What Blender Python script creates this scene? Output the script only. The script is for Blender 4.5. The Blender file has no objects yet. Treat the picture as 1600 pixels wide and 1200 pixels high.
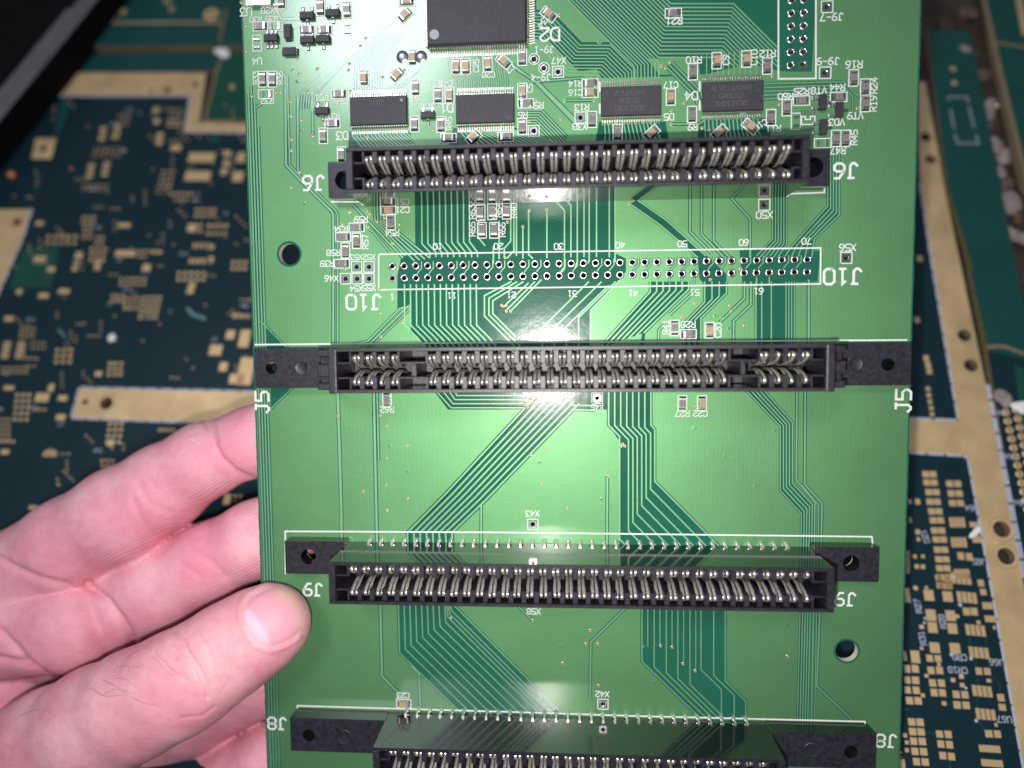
import bpy, bmesh, math, random
import numpy as np
from mathutils import Matrix, Vector
from mathutils.geometry import tessellate_polygon
random.seed(7); np.random.seed(7)
scene = bpy.context.scene
COL = scene.collection
S = 0.001                                   # everything is authored in millimetres

# ------------------------------------------------------------------ camera
FPX = 1110.0
CAM_B = Vector((35.930, -15.093, 150.889))  # camera in the held board's frame (mm, z towards the viewer)
cr = Vector((0.99757, -0.00946, -0.06897)); cu = Vector((0.00477, 0.99769, -0.06781)); cf = Vector((-0.06946, -0.06732, -0.99531))
cr.normalize(); cf = (cf - cr*cf.dot(cr)).normalized(); cu = cr.cross(cf).normalized()
CAM_IN_B = Matrix.Translation(CAM_B) @ Matrix((cr, cu, -cf)).transposed().to_4x4()
# bench plane in camera coordinates (right, up, back)
nT = Vector((-0.069, 0.375, 1.0)).normalized()
yT = Vector((0.056, 0.936, -0.347)); yT = (yT - nT*yT.dot(nT)).normalized(); xT = yT.cross(nT).normalized()
TABLE_IN_CAM = Matrix.Translation(Vector((0, 0, -205))) @ Matrix((xT, yT, nT)).transposed().to_4x4()
CAM_W = TABLE_IN_CAM.inverted()             # world frame: the bench top is z = 0 (mm)
BOARD_W = CAM_W @ CAM_IN_B.inverted()
def to_m(M):
    M = M.copy(); M.translation = M.translation*S; return M
cam = bpy.data.cameras.new('camera'); cam_o = bpy.data.objects.new('camera', cam); COL.objects.link(cam_o)
cam_o.matrix_world = to_m(CAM_W)
cam.sensor_fit = 'HORIZONTAL'; cam.sensor_width = 36.0; cam.lens = FPX/1600*36
cam.clip_start = 0.005; cam.clip_end = 20
cam.dof.use_dof = True; cam.dof.focus_distance = 0.1495; cam.dof.aperture_fstop = 5.9
scene.camera = cam_o
scene.render.resolution_x = 1024; scene.render.resolution_y = 768

# ------------------------------------------------------------------ world and lamps
world = bpy.data.worlds.new('World'); scene.world = world; world.use_nodes = True
wb = world.node_tree.nodes['Background']; wb.inputs[0].default_value = (0.78, 0.86, 1.0, 1); wb.inputs[1].default_value = 0.11
scene.view_settings.view_transform = 'Standard'; scene.view_settings.look = 'None'
scene.view_settings.exposure = 0.0; scene.view_settings.gamma = 1.0
def to_world(v): return (BOARD_W @ Vector(v))*S
# the phone's own flash, beside the lens
fl = bpy.data.lights.new('phone_flash', 'SPOT'); fl.energy = 1.36; fl.shadow_soft_size = 0.0026; fl.color = (1.0, 0.965, 0.90); fl.spot_size = math.radians(160); fl.spot_blend = 1.0
fo = bpy.data.objects.new('phone_flash', fl); COL.objects.link(fo); fo.location = to_world((30.1, -27.5, 149.0)); fo.rotation_euler = (to_world((34, -20, 0)) - fo.location).to_track_quat('-Z', 'Y').to_euler()
# the room lamp up to the left, whose reflection is the glare at the board's top
gl = Vector((-2.5, 51.0, 0)); kk = 5.5
lp = Vector((gl.x + kk*(gl.x - CAM_B.x), gl.y + kk*(gl.y - CAM_B.y), kk*CAM_B.z))
la = bpy.data.lights.new('room_lamp', 'AREA'); la.shape = 'DISK'; la.size = 0.23; la.energy = 3.7; la.color = (0.88, 0.90, 1.0)
lo = bpy.data.objects.new('room_lamp', la); COL.objects.link(lo); lo.location = to_world(lp)
lo.rotation_euler = (to_world(gl) - lo.location).to_track_quat('-Z', 'Y').to_euler()

# ------------------------------------------------------------------ pixel of the photograph -> millimetres on a plane of the place
CR3, CU3, CF3 = cr, cu, cf
def B(px, py, z=0.0):
    d = CR3*((px-800)/FPX) + CU3*(-(py-600)/FPX) + CF3
    s = (z - CAM_B.z)/d.z
    p = CAM_B + d*s
    return (p.x, p.y)
def B3(px, py, z): x, y = B(px, py, z); return (x, y, z)
CW3 = CAM_W.to_3x3(); CWT = CAM_W.translation
def T(px, py, z=0.0):
    d = CW3 @ Vector(((px-800)/FPX, -(py-600)/FPX, -1.0))
    s = (z - CWT.z)/d.z
    p = CWT + d*s
    return (p.x, p.y)

# ------------------------------------------------------------------ materials
def lin(r, g, b):
    f = lambda c: ((c/255+0.055)/1.055)**2.4 if c > 10 else c/255/12.92
    return (f(r), f(g), f(b), 1)
class NT:
    def __init__(s, name):
        s.m = bpy.data.materials.new(name); s.m.use_nodes = True; s.t = s.m.node_tree; s.n = s.t.nodes
        s.b = s.n['Principled BSDF']
    def new(s, typ, **kw):
        n = s.n.new(typ)
        for k, v in kw.items(): setattr(n, k, v)
        return n
    def link(s, a, b): s.t.links.new(a, b)
def obj_coord(t, scale=1000.0):
    tc = t.new('ShaderNodeTexCoord'); mp = t.new('ShaderNodeMapping'); mp.inputs['Scale'].default_value = (scale,)*3
    t.link(tc.outputs['Object'], mp.inputs['Vector']); return mp.outputs['Vector']
def noise(t, vec, scale, detail=3, rough=0.55):
    n = t.new('ShaderNodeTexNoise'); n.inputs['Scale'].default_value = scale; n.inputs['Detail'].default_value = detail
    n.inputs['Roughness'].default_value = rough; t.link(vec, n.inputs['Vector']); return n
def ramp(t, fac, stops):
    r = t.new('ShaderNodeValToRGB'); e = r.color_ramp.elements
    while len(e) < len(stops): e.new(0.5)
    for k, (p, c) in enumerate(stops): e[k].position = p; e[k].color = c if len(c) == 4 else (*c, 1)
    t.link(fac, r.inputs['Fac']); return r
def simple(name, col, rough=0.5, metal=0.0, var=0.0, nscale=1.0, bump=0.0, bscale=4.0, spec=0.5, coat=0.0):
    t = NT(name); c = tuple(col[:3])
    t.b.inputs['Roughness'].default_value = rough; t.b.inputs['Metallic'].default_value = metal
    t.b.inputs['Specular IOR Level'].default_value = spec; t.b.inputs['Coat Weight'].default_value = coat
    v = obj_coord(t)
    n = noise(t, v, nscale, 4)
    lo_ = tuple(max(0, x*(1-var)) for x in c); hi_ = tuple(min(1, x*(1+var)) for x in c)
    r = ramp(t, n.outputs['Fac'], [(0.3, lo_), (0.7, hi_)])
    t.link(r.outputs['Color'], t.b.inputs['Base Color'])
    if bump > 0:
        nb = noise(t, v, bscale, 3)
        bp = t.new('ShaderNodeBump'); bp.inputs['Strength'].default_value = bump; bp.inputs['Distance'].default_value = 0.0001
        t.link(nb.outputs['Fac'], bp.inputs['Height']); t.link(bp.outputs['Normal'], t.b.inputs['Normal'])
    return t.m
def mask_mat(name, col, weave=0.12, rough=0.16, metal=0.0, base_rough=0.5):
    """solder mask over copper or laminate: glossy lacquer, faint glass weave, slight unevenness"""
    t = NT(name); v = obj_coord(t)
    n1 = noise(t, v, 0.06, 4); n2 = noise(t, v, 1.6, 3)
    mx = t.new('ShaderNodeMix', data_type='FLOAT'); mx.inputs[0].default_value = 0.3
    t.link(n1.outputs['Fac'], mx.inputs[2]); t.link(n2.outputs['Fac'], mx.inputs[3])
    c = col[:3]
    r = ramp(t, mx.outputs[0], [(0.3, tuple(x*0.90 for x in c)), (0.7, tuple(x*1.08 for x in c))])
    t.link(r.outputs['Color'], t.b.inputs['Base Color'])
    if metal > 0:      # copper shining through the lacquer: a broad green metallic lobe under a clear coat
        t.b.inputs['Metallic'].default_value = metal; t.b.inputs['Roughness'].default_value = base_rough
        t.b.inputs['Coat Weight'].default_value = 0.9; t.b.inputs['Coat Roughness'].default_value = rough; t.b.inputs['Coat IOR'].default_value = 1.5
    else: t.b.inputs['Roughness'].default_value = rough
    # weave
    w1 = t.new('ShaderNodeTexWave', wave_type='BANDS', bands_direction='X'); w1.inputs['Scale'].default_value = 0.36; w1.inputs['Distortion'].default_value = 1.6; w1.inputs['Detail'].default_value = 1
    w2 = t.new('ShaderNodeTexWave', wave_type='BANDS', bands_direction='Y'); w2.inputs['Scale'].default_value = 0.36; w2.inputs['Distortion'].default_value = 0.6; w2.inputs['Detail'].default_value = 1
    t.link(v, w1.inputs['Vector']); t.link(v, w2.inputs['Vector'])
    ad = t.new('ShaderNodeMath', operation='ADD'); t.link(w1.outputs['Fac'], ad.inputs[0])
    ml = t.new('ShaderNodeMath', operation='MULTIPLY'); ml.inputs[1].default_value = 0.4; t.link(w2.outputs['Fac'], ml.inputs[0]); t.link(ml.outputs[0], ad.inputs[1])
    bp = t.new('ShaderNodeBump'); bp.inputs['Strength'].default_value = weave; bp.inputs['Distance'].default_value = 0.00002
    t.link(ad.outputs[0], bp.inputs['Height'])
    nb = noise(t, v, 0.5, 4)
    b2 = t.new('ShaderNodeBump'); b2.inputs['Strength'].default_value = 0.10; b2.inputs['Distance'].default_value = 0.0002
    t.link(nb.outputs['Fac'], b2.inputs['Height']); t.link(bp.outputs['Normal'], b2.inputs['Normal'])
    t.link(b2.outputs['Normal'], t.b.inputs['Normal'])
    return t.m
M = {}
M['pour'] = mask_mat('green_mask_over_copper', (0.128, 0.318, 0.142), metal=0.80, base_rough=0.57)
M['trace'] = mask_mat('green_mask_over_trace_highlit', (0.20, 0.40, 0.23), 0.1, metal=0.7, base_rough=0.58)  # paler than the pour: the ridges' specular highlight is painted into the colour
M['dark'] = mask_mat('green_mask_over_laminate', (0.013, 0.100, 0.064), 0.03)
M['silk'] = simple('white_silkscreen_ink', (0.60, 0.62, 0.61), 0.6, var=0.14, nscale=3)
M['chipink'] = simple('grey_laser_mark', (0.075, 0.072, 0.08), 0.7, var=0.2, nscale=5)
M['solder'] = simple('tinned_solder', (0.58, 0.57, 0.60), 0.27, 1.0, var=0.12, nscale=2, bump=0.25, bscale=2.5)
M['lead'] = simple('tin_plated_lead', (0.66, 0.60, 0.56), 0.30, 1.0, var=0.15, nscale=2)
M['contact'] = simple('contact_spring_metal', (0.98, 0.88, 0.83), 0.26, 0.80, var=0.18, nscale=0.8)
M['viagold'] = simple('bare_via_rim', (0.52, 0.44, 0.25), 0.45, 0.8, var=0.2, nscale=2)
M['viahole'] = simple('plugged_via_centre', (0.05, 0.07, 0.035), 0.6, var=0.3, nscale=2)
M['wall'] = simple('black_moulded_plastic_gloss', (0.010, 0.010, 0.013), 0.10, var=0.25, nscale=0.4, bump=0.05, bscale=0.4)
M['plastic'] = simple('black_moulded_plastic', (0.016, 0.0145, 0.022), 0.40, var=0.5, nscale=0.9, bump=0.5, bscale=3.5)
M['epoxy'] = simple('black_chip_epoxy', (0.026, 0.024, 0.033), 0.5, var=0.25, nscale=1.5, bump=0.35, bscale=7)
M['resist'] = simple('resistor_glaze', (0.19, 0.17, 0.165), 0.35, var=0.4, nscale=2.5)
M['cap'] = simple('tan_capacitor_ceramic', (0.36, 0.26, 0.17), 0.4, var=0.2, nscale=2)
M['fr4edge'] = simple('laminate_edge', (0.16, 0.30, 0.12), 0.6, var=0.25, nscale=2)
M['holewall'] = simple('pale_drilled_laminate', (0.60, 0.58, 0.46), 0.7, var=0.2, nscale=2)
M['dot'] = simple('moulded_pin_one_dimple', (0.055, 0.055, 0.065), 0.25, var=0.1)

# ------------------------------------------------------------------ mesh helpers
class MB:
    def __init__(s): s.v = []; s.f = []; s.m = []
    def poly(s, pts, mat=0):
        b = len(s.v); s.v += [tuple(p) for p in pts]; s.f.append(tuple(range(b, b+len(pts)))); s.m.append(mat)
    def quadstrip(s, A, Bp, z, mat=0):
        b = len(s.v); n = len(A)
        for p, q in zip(A, Bp): s.v += [(p[0], p[1], z), (q[0], q[1], z)]
        for k in range(n-1): s.f.append((b+2*k, b+2*k+2, b+2*k+3, b+2*k+1)); s.m.append(mat)
    def ribbon(s, pts, w, z, mat=0, ext=0.0):
        L, R = offset2(pts, w/2, ext); s.quadstrip(R, L, z, mat)
    def box(s, x0, x1, y0, y1, z0, z1, mat=0, top=None, skip=''):
        b = len(s.v)
        s.v += [(x0,y0,z0),(x1,y0,z0),(x1,y1,z0),(x0,y1,z0),(x0,y0,z1),(x1,y0,z1),(x1,y1,z1),(x0,y1,z1)]
        F = {'b':(0,3,2,1),'t':(4,5,6,7),'s':(0,1,5,4),'n':(2,3,7,6),'e':(1,2,6,5),'w':(3,0,4,7)}
        for k, f in F.items():
            if k in skip: continue
            s.f.append(tuple(b+i for i in f)); s.m.append(top if (top is not None and k == 't') else mat)
    def ngon(s, cx, cy, z, r, n=12, mat=0, a0=0.0):
        s.poly([(cx+r*math.cos(a0+2*math.pi*k/n), cy+r*math.sin(a0+2*math.pi*k/n), z) for k in range(n)], mat)
    def lathe(s, cx, cy, prof, n=16, mat=0, square_from=None):
        b = len(s.v)
        for j, (r, z) in enumerate(prof):
            for k in range(n):
                a = 2*math.pi*(k+0.5)/n; c, d = math.cos(a), math.sin(a)
                q = r
                if square_from is not None and j >= square_from: q = r/max(abs(c), abs(d))
                s.v.append((cx+q*c, cy+q*d, z))
        for j in range(len(prof)-1):
            for k in range(n):
                k2 = (k+1) % n
                s.f.append((b+j*n+k, b+j*n+k2, b+(j+1)*n+k2, b+(j+1)*n+k)); s.m.append(mat)
    def mesh(s, name, mats, smooth=False):
        me = bpy.data.meshes.new(name)
        me.from_pydata([(x*S, y*S, z*S) for x, y, z in s.v], [], s.f)
        for mt in (mats if isinstance(mats, (list, tuple)) else [mats]): me.materials.append(mt)
        me.polygons.foreach_set('material_index', s.m)
        if smooth: me.polygons.foreach_set('use_smooth', [True]*len(s.f))
        me.update(); return me
    def build(s, name, mats, parent=None, smooth=False):
        return link(name, s.mesh(name, mats, smooth), parent)
def link(name, me, parent=None, loc=None, rz=0.0):
    o = bpy.data.objects.new(name, me); COL.objects.link(o)
    if parent is not None: o.parent = parent
    if loc is not None: o.location = Vector(loc)*S
    if rz: o.rotation_euler = (0, 0, rz)
    return o
def offset2(pts, d, ext=0.0):
    P = [Vector(p[:2]) for p in pts]; L = []; R = []; n = len(P)
    if ext:
        P[0] = P[0] + (P[0]-P[1]).normalized()*ext; P[-1] = P[-1] + (P[-1]-P[-2]).normalized()*ext
    for k in range(n):
        t0 = (P[k]-P[k-1]).normalized() if k > 0 else None
        t1 = (P[k+1]-P[k]).normalized() if k < n-1 else None
        a = t0 if t0 is not None else t1; b = t1 if t1 is not None else t0
        nn = Vector((-(a.y+b.y), a.x+b.x)); nn = nn.normalized() if nn.length > 1e-6 else Vector((-a.y, a.x))
        c = max(0.45, nn.dot(Vector((-a.y, a.x))))
        L.append(P[k]+nn*(d/c)); R.append(P[k]-nn*(d/c))
    return L, R
def circle(cx, cy, r, n=20): return [(cx+r*math.cos(2*math.pi*k/n), cy+r*math.sin(2*math.pi*k/n)) for k in range(n)]
def plate_mesh(name, outer, holes, z0, z1, mats, side=0):
    """flat plate with real holes, filled through a 2D curve; z1 > z0 gives it thickness"""
    cu_ = bpy.data.curves.new(name, 'CURVE'); cu_.dimensions = '2D'; cu_.fill_mode = 'BOTH' if z1 > z0 else 'FRONT'
    cu_.extrude = (z1-z0)/2
    for loop in [outer]+list(holes):
        sp = cu_.splines.new('POLY'); sp.points.add(len(loop)-1); sp.use_cyclic_u = True
        for k, p in enumerate(loop): sp.points[k].co = (p[0], p[1], 0, 1)
    o = bpy.data.objects.new(name, cu_); COL.objects.link(o)
    dg = bpy.context.evaluated_depsgraph_get(); dg.update()
    me = bpy.data.meshes.new_from_object(o.evaluated_get(dg))
    bpy.data.objects.remove(o); bpy.data.curves.remove(cu_)
    zc = (z0+z1)/2
    co = np.empty(len(me.vertices)*3, np.float32); me.vertices.foreach_get('co', co); co = co.reshape(-1, 3); co[:, 2] += zc; co *= S
    me.vertices.foreach_set('co', co.ravel())
    me.materials.clear()
    for mt in mats: me.materials.append(mt)
    me.update()
    if len(mats) > 1 and side:
        for p in me.polygons:
            if abs(p.normal.z) < 0.5: p.material_index = side
            else: p.material_index = 0
    else:
        me.polygons.foreach_set('material_index', [0]*len(me.polygons))
    me.polygons.foreach_set('use_smooth', [False]*len(me.polygons))
    if z1 <= z0:
        up = sum(p.normal.z*p.area for p in me.polygons)
        if up < 0: me.flip_normals()
    me.update(); me.name = name; return me
def inside(p, poly):
    c = False; n = len(poly)
    for i in range(n):
        (x1, y1), (x2, y2) = poly[i][:2], poly[i-1][:2]
        if (y1 > p[1]) != (y2 > p[1]) and p[0] < (x2-x1)*(p[1]-y1)/(y2-y1)+x1: c = not c
    return c
def tag(o, label, cat=None, group=None, kind=None):
    if label: o['label'] = label
    if cat: o['category'] = cat
    if group: o['group'] = group
    if kind: o['kind'] = kind
    return o

# ------------------------------------------------------------------ stroke lettering (plotter style, like the silkscreen)
G = {
'0':[[(1,0),(3,0),(4,1),(4,5),(3,6),(1,6),(0,5),(0,1),(1,0)]], '1':[[(1,5),(2,6),(2,0)],[(1,0),(3,0)]],
'2':[[(0,5),(1,6),(3,6),(4,5),(4,4),(0,1),(0,0),(4,0)]], '3':[[(0,6),(4,6),(2,3.6),(3,3.6),(4,2.6),(4,1),(3,0),(1,0),(0,1)]],
'4':[[(3,0),(3,6),(0,2),(4,2)]], '5':[[(4,6),(0,6),(0,3.4),(3,3.4),(4,2.4),(4,1),(3,0),(0,0)]],
'6':[[(3.6,6),(2,6),(0,3),(0,1),(1,0),(3,0),(4,1),(4,2.4),(3,3.2),(0.2,3.2)]], '7':[[(0,6),(4,6),(1.5,0)]],
'8':[[(1,3.2),(0,4),(0,5),(1,6),(3,6),(4,5),(4,4),(3,3.2),(1,3.2),(0,2.2),(0,1),(1,0),(3,0),(4,1),(4,2.2),(3,3.2)]],
'9':[[(0.4,0),(2,0),(4,3),(4,5),(3,6),(1,6),(0,5),(0,3.6),(1,2.8),(3.8,2.8)]],
'A':[[(0,0),(2,6),(4,0)],[(0.7,2),(3.3,2)]], 'C':[[(4,5),(3,6),(1,6),(0,5),(0,1),(1,0),(3,0),(4,1)]],
'D':[[(0,0),(0,6),(2.6,6),(4,4.6),(4,1.4),(2.6,0),(0,0)]], 'G':[[(4,5),(3,6),(1,6),(0,5),(0,1),(1,0),(3,0),(4,1),(4,3),(2.4,3)]],
'J':[[(1.4,6),(3.4,6)],[(2.8,6),(2.8,1),(1.9,0),(1,0),(0,1)]], 'K':[[(0,0),(0,6)],[(4,6),(0,2.4)],[(1.4,3.6),(4,0)]], 'L':[[(0,6),(0,0),(4,0)]],
'R':[[(0,0),(0,6),(3,6),(4,5),(4,4),(3,3),(0,3)],[(1.8,3),(4,0)]], 'T':[[(0,6),(4,6)],[(2,6),(2,0)]],
'U':[[(0,6),(0,1),(1,0),(3,0),(4,1),(4,6)]], 'V':[[(0,6),(2,0),(4,6)]], 'X':[[(0,0),(4,6)],[(0,6),(4,0)]],
'-':[[(0.6,3),(3.4,3)]], '/':[[(0,0),(4,6)]], ' ':[]}
def text_strokes(mb, s, cx, cy, h, ang, z, lw=0.15, adv=0.86, mat=0):
    u = h/6.0; n = len(s); tot = (n-1)*adv*h + 4*u; ca, sa = math.cos(ang), math.sin(ang); q = 0
    for i, ch in enumerate(s):
        for st in G[ch]:
            pts = []
            for (x, y) in st:
                X = -tot/2 + i*adv*h + x*u; Y = (y-3)*u
                pts.append((cx+X*ca-Y*sa, cy+X*sa+Y*ca))
            mb.ribbon(pts, h*lw, z + 0.002*(q % 4), mat, ext=h*lw*0.45); q += 1

# ================================================================== THE HELD CIRCUIT BOARD
board = bpy.data.objects.new('circuit_board', None); COL.objects.link(board); board.matrix_world = to_m(BOARD_W); board.empty_display_size = 0.02
tag(board, 'bright green circuit board with four black edge connectors, held in the hand', 'circuit board')
XL, XR, YT, YB = -31.2, 107.5, 76.0, -130.0
TH = 1.6
PITCH = 2.54
# holes that go right through
pin_holes = [(i*PITCH, -j*PITCH) for j in (0, 1) for i in range(35)]
hdr_x = [B(1236.0, 60)[0], B(1255.3, 60)[0]]
hdr_y0 = B(1245, 101.3)[1]
hdr_holes = [(x, hdr_y0 + k*PITCH) for x in hdr_x for k in range(12)]
testp = {  # square test pads (px)
 'J9-7':(1292,11),'J9-9':(1289,114),'X50':(1194,320),'X56':(1322,403),'X52':(576.7,417),'X53':(557.5,417),'X46':(540,435.5),'X54':(558.3,435.5),'X55':(576.7,435.5),
 'X47':(872,112.5),'X38':(907,184),'X39':(834,205),'X43':(832.5,819),'X42':(942,1100),'X45':(933,622)}
rtest = [(834.5,92.5),(850,106.5)]
tp_mm = {k: B(*v) for k, v in testp.items()}; rt_mm = [B(*v) for v in rtest]
ring_holes = pin_holes + hdr_holes + list(tp_mm.values()) + rt_mm
MH = [(-22.42, 2.98, 2.3), (95.96, -82.32, 2.3)]
ear_holes = [(-18.84,-62.3,1.5),(95.06,-62.3,1.5),(-25.6,-21.4,1.35),(101.3,-21.5,1.35),(-10.3,17.8,1.6),(87.0,17.8,1.6),(-19.7,-102,1.3),(95.6,-102,1.3)]
big = [circle(x, y, r, 32) for x, y, r in MH] + [circle(x, y, r+0.75, 20) for x, y, r in ear_holes]
small = [circle(x, y, 0.46, 10) for x, y in ring_holes]
# milled tab marks along the edges: a slightly rough outline
def rough_edge(p, q, n, amp):
    out = []
    for k in range(n):
        t = k/n; j = random.uniform(-amp, amp)
        dx, dy = q[0]-p[0], q[1]-p[1]; L = math.hypot(dx, dy)
        out.append((p[0]+dx*t - dy/L*j, p[1]+dy*t + dx/L*j))
    return out
outer = rough_edge((XL,YB),(XR,YB),20,0.03)+rough_edge((XR,YB),(XR,YT),260,0.06)+rough_edge((XR,YT),(XL,YT),20,0.03)+rough_edge((XL,YT),(XL,YB),260,0.05)
me = plate_mesh('substrate', outer, big+small, -TH, 0.0, [M['dark'], M['holewall']], side=1)
for p in me.polygons:
    if p.material_index == 1:
        c = p.center/S
        if abs(c.x-XL) < 0.3 or abs(c.x-XR) < 0.3 or abs(c.y-YB) < 0.3 or abs(c.y-YT) < 0.3: p.material_index = 2
me.materials.append(M['fr4edge'])
link('substrate', me, board)
# copper pour under the mask (sheet with clearances at the holes)
outer_p = [(XL+0.35,YB+0.3),(XR-0.35,YB+0.3),(XR-0.35,YT-0.3),(XL+0.35,YT-0.3)]
bigp = [circle(x, y, r+0.45, 32) for x, y, r in MH] + [circle(x, y, r+0.8, 20) for x, y, r in ear_holes]
link('copper_pour', plate_mesh('copper_pour', outer_p, bigp+[circle(x, y, 0.5, 10) for x, y in ring_holes], 0.03, 0.03, [M['pour']]), board)
ZD, ZT, ZS = 0.05, 0.085, 0.12
# areas without copper (px outlines)
dark_areas = [
 [(648,283),(961.5,283),(961.5,396),(978,404),(978,424),(968,438),(922.5,485),(922.5,560),(690,560),(642,520),(640.5,476),(621,482),(621,430),(627,402),(649,394)],
 [(812,560),(950,560),(950,640),(893,640),(893,632),(846,616),(820,640),(700,640),(670,600),(670,560)],
 [(1087,395),(1090,400),(1093,436),(1101,445),(1135,445),(1135,428),(1103,398)],
 [(1155,388),(1282,392),(1277,440),(1160,444)],
 [(1179,440),(1227,440),(1227,560),(1179,560)],
 [(1213,-20),(1276,-20),(1268,112),(1228,112),(1213,96)],
 [(868,-40),(1262,-40),(1225,112),(1168,100),(1105,116),(1032,120),(940,122),(932,108),(905,112),(856,66),(834,62),(834,-40)],
 [(936,190),(1040,190),(1046,225),(930,225)],[(1094,188),(1200,184),(1206,220),(1088,222)],
 [(545,205),(640,205),(648,225),(545,232)],[(708,200),(812,200),(890,228),(700,232)],
 [(407.5,502),(449,542),(449,560),(407.5,560)],[(423,590),(458,590),(456,607),(423,637)],
]
ringc = ring_holes
class Layer: pass
for k, a in enumerate(dark_areas):
    pm = [B(*p) for p in a]
    hs = [circle(x, y, 0.5, 10) for x, y in ring_holes if inside((x, y), pm)]
    hs += [circle(x, y, r+0.8, 20) for x, y, r in ear_holes if inside((x, y), pm) and inside((x+r+1, y+r+1), pm) and inside((x-r-1, y-r-1), pm)]
    link('bare_laminate_area', plate_mesh('bare_laminate_area', pm, hs, ZD-0.006-0.0015*(k % 3), ZD-0.006-0.0015*(k % 3), [M['dark']]), board)
# light copper islands inside those areas
islands = [[(838,-6),(884,-6),(952,66),(909,66),(862,17),(838,15)], [(1012,92),(1090,90),(1094,116),(1030,117)]]
for k, a in enumerate(islands):
    link('copper_island', plate_mesh('copper_island', [B(*p) for p in a], [circle(x, y, .5, 10) for x, y in ring_holes if inside((x, y), [B(*p) for p in a])], ZD+0.003, ZD+0.003, [M['pour']]), board)
gapm = MB(); trm = MB(); nt = 0
def tr(pts, w=0.26, gap=0.22, light=True, mm=False):
    """one trace: dark clearance under it, mask-covered copper on top"""
    global nt
    P = pts if mm else [B(*p) for p in pts]
    if gap > 0: gapm.ribbon(P, w+2*gap, ZD+0.004+0.0018*(nt % 12))
    if light: trm.ribbon(P, w, ZT+0.0018*(nt % 12))
    nt += 1
def lerp(p, q, t): return (p[0]+(q[0]-p[0])*t, p[1]+(q[1]-p[1])*t)
def bundle(a, b, n, w=0.22, edge=0.2, fill=True):
    """n parallel traces between the first and the last route (px), dark laminate between them"""
    global nt
    A = [B(*p) for p in a]; Bm = [B(*p) for p in b]
    if fill:
        z = ZD+0.004+0.0018*(nt % 12); gapm.quadstrip(A, Bm, z)
        tr(A, w, edge, False, True); tr(Bm, w, edge, False, True)
    for k in range(n):
        t = k/(n-1); tr([lerp(p, q, t) for p, q in zip(A, Bm)], w, 0, True, True)
# --- the lines down the left edge
for X in (-30.25, -29.6, -28.95, -28.3):
    y0 = {-30.25:37, -29.6:38.5, -28.95:35, -28.3:30}[X]
    tr([(X, y0), (X, -128)], 0.3, 0.2, True, True)
# --- pairs running down beside J10
tr([(441,112),(446,120),(447,258),(470,282),(519,331),(521,340),(521,538)], 0.45, 0.2); tr([(449,118),(453,258),(474,280),(525,330),(528,336),(528,538)], 0.3, 0.18)
tr([(527.5,600),(533,780),(534,850)], 0.6, 0.17)
tr([(584,600),(586.5,720),(590,880)], 0.5, 0.22); tr([(589,600),(592,720)], 0.3, 0.2)
tr([(594,935),(597,1056),(622,1082)], 0.5, 0.22); tr([(642,1040),(655,1053),(657,1112)], 0.4, 0.18)
# --- J6 -> J10 left fan
for k in range(4): tr([(584+4.5*k,300),(586+4.5*k,345),(648+8*k,408-1.5*k)], 0.3, 0.2)
tr([(551,320),(630,403)], 0.35, 0.22)
tr([(576,358),(583,362),(610,395)],0.3,0.18)
xs = [659+9.3*k for k in range(9)]
for k, x in enumerate(xs):
    tr([(x,300),(x+0.4,381-0.4*k),(x+12.5,394),(x+13,402)], 0.3, 0)
for k in range(13): tr([(632+9.35*k,444),(632.5+9.35*k,508),(632.5+9.35*k+20,528),(632.5+9.35*k+34,545)], 0.3, 0)
for a in ([(748,300),(748,372),(758,384)],[(771,385),(771,412)],[(780,345),(780,405)],[(798,320),(798,377),(788,388),(788,402)],[(803,320),(803,392),(792,404)],[(807,320),(807,400)],
          [(817,355),(817,404)],[(826,330),(826,398),(833,404)],[(854.5,327),(854.5,404)],[(861,306),(882,329),(882,420),(876,427)],[(875,304),(892,321),(892,402)],[(895,304),(902,312),(902,408),(898,420)],
          [(912.5,300),(912.5,402)],[(920.5,300),(920.5,408),(914,416)],[(932,300),(932,402)],[(952,300),(952,402)],[(961,300),(961,410)],
          [(920,440),(847.5,512),(847.5,545)],[(940,440),(866,512),(866,545)],[(951,446),(885,510),(885,545)],[(962,440),(904,496),(904,545)],[(968,438),(922.5,485),(922.5,545)],
          [(846,437),(798,486)],[(836,440),(791,485)],[(826,442),(786,480)],[(818,440),(770,470),(770,490),(806,526)],[(808,440),(764,466),(764,492),(815,543)],[(799,440),(757,462),(757,494),(806,543)]):
    tr(a, 0.3, 0)
for k in range(34):   # short runs between the two pad rows
    if k % 3 != 1: tr([(k*PITCH+1.27, 0.9), (k*PITCH+1.27, -0.5), (k*PITCH+0.6, -1.25), (k*PITCH+0.25, -1.8)], 0.2, 0 if k < 20 else 0.15, True, True)
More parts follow.
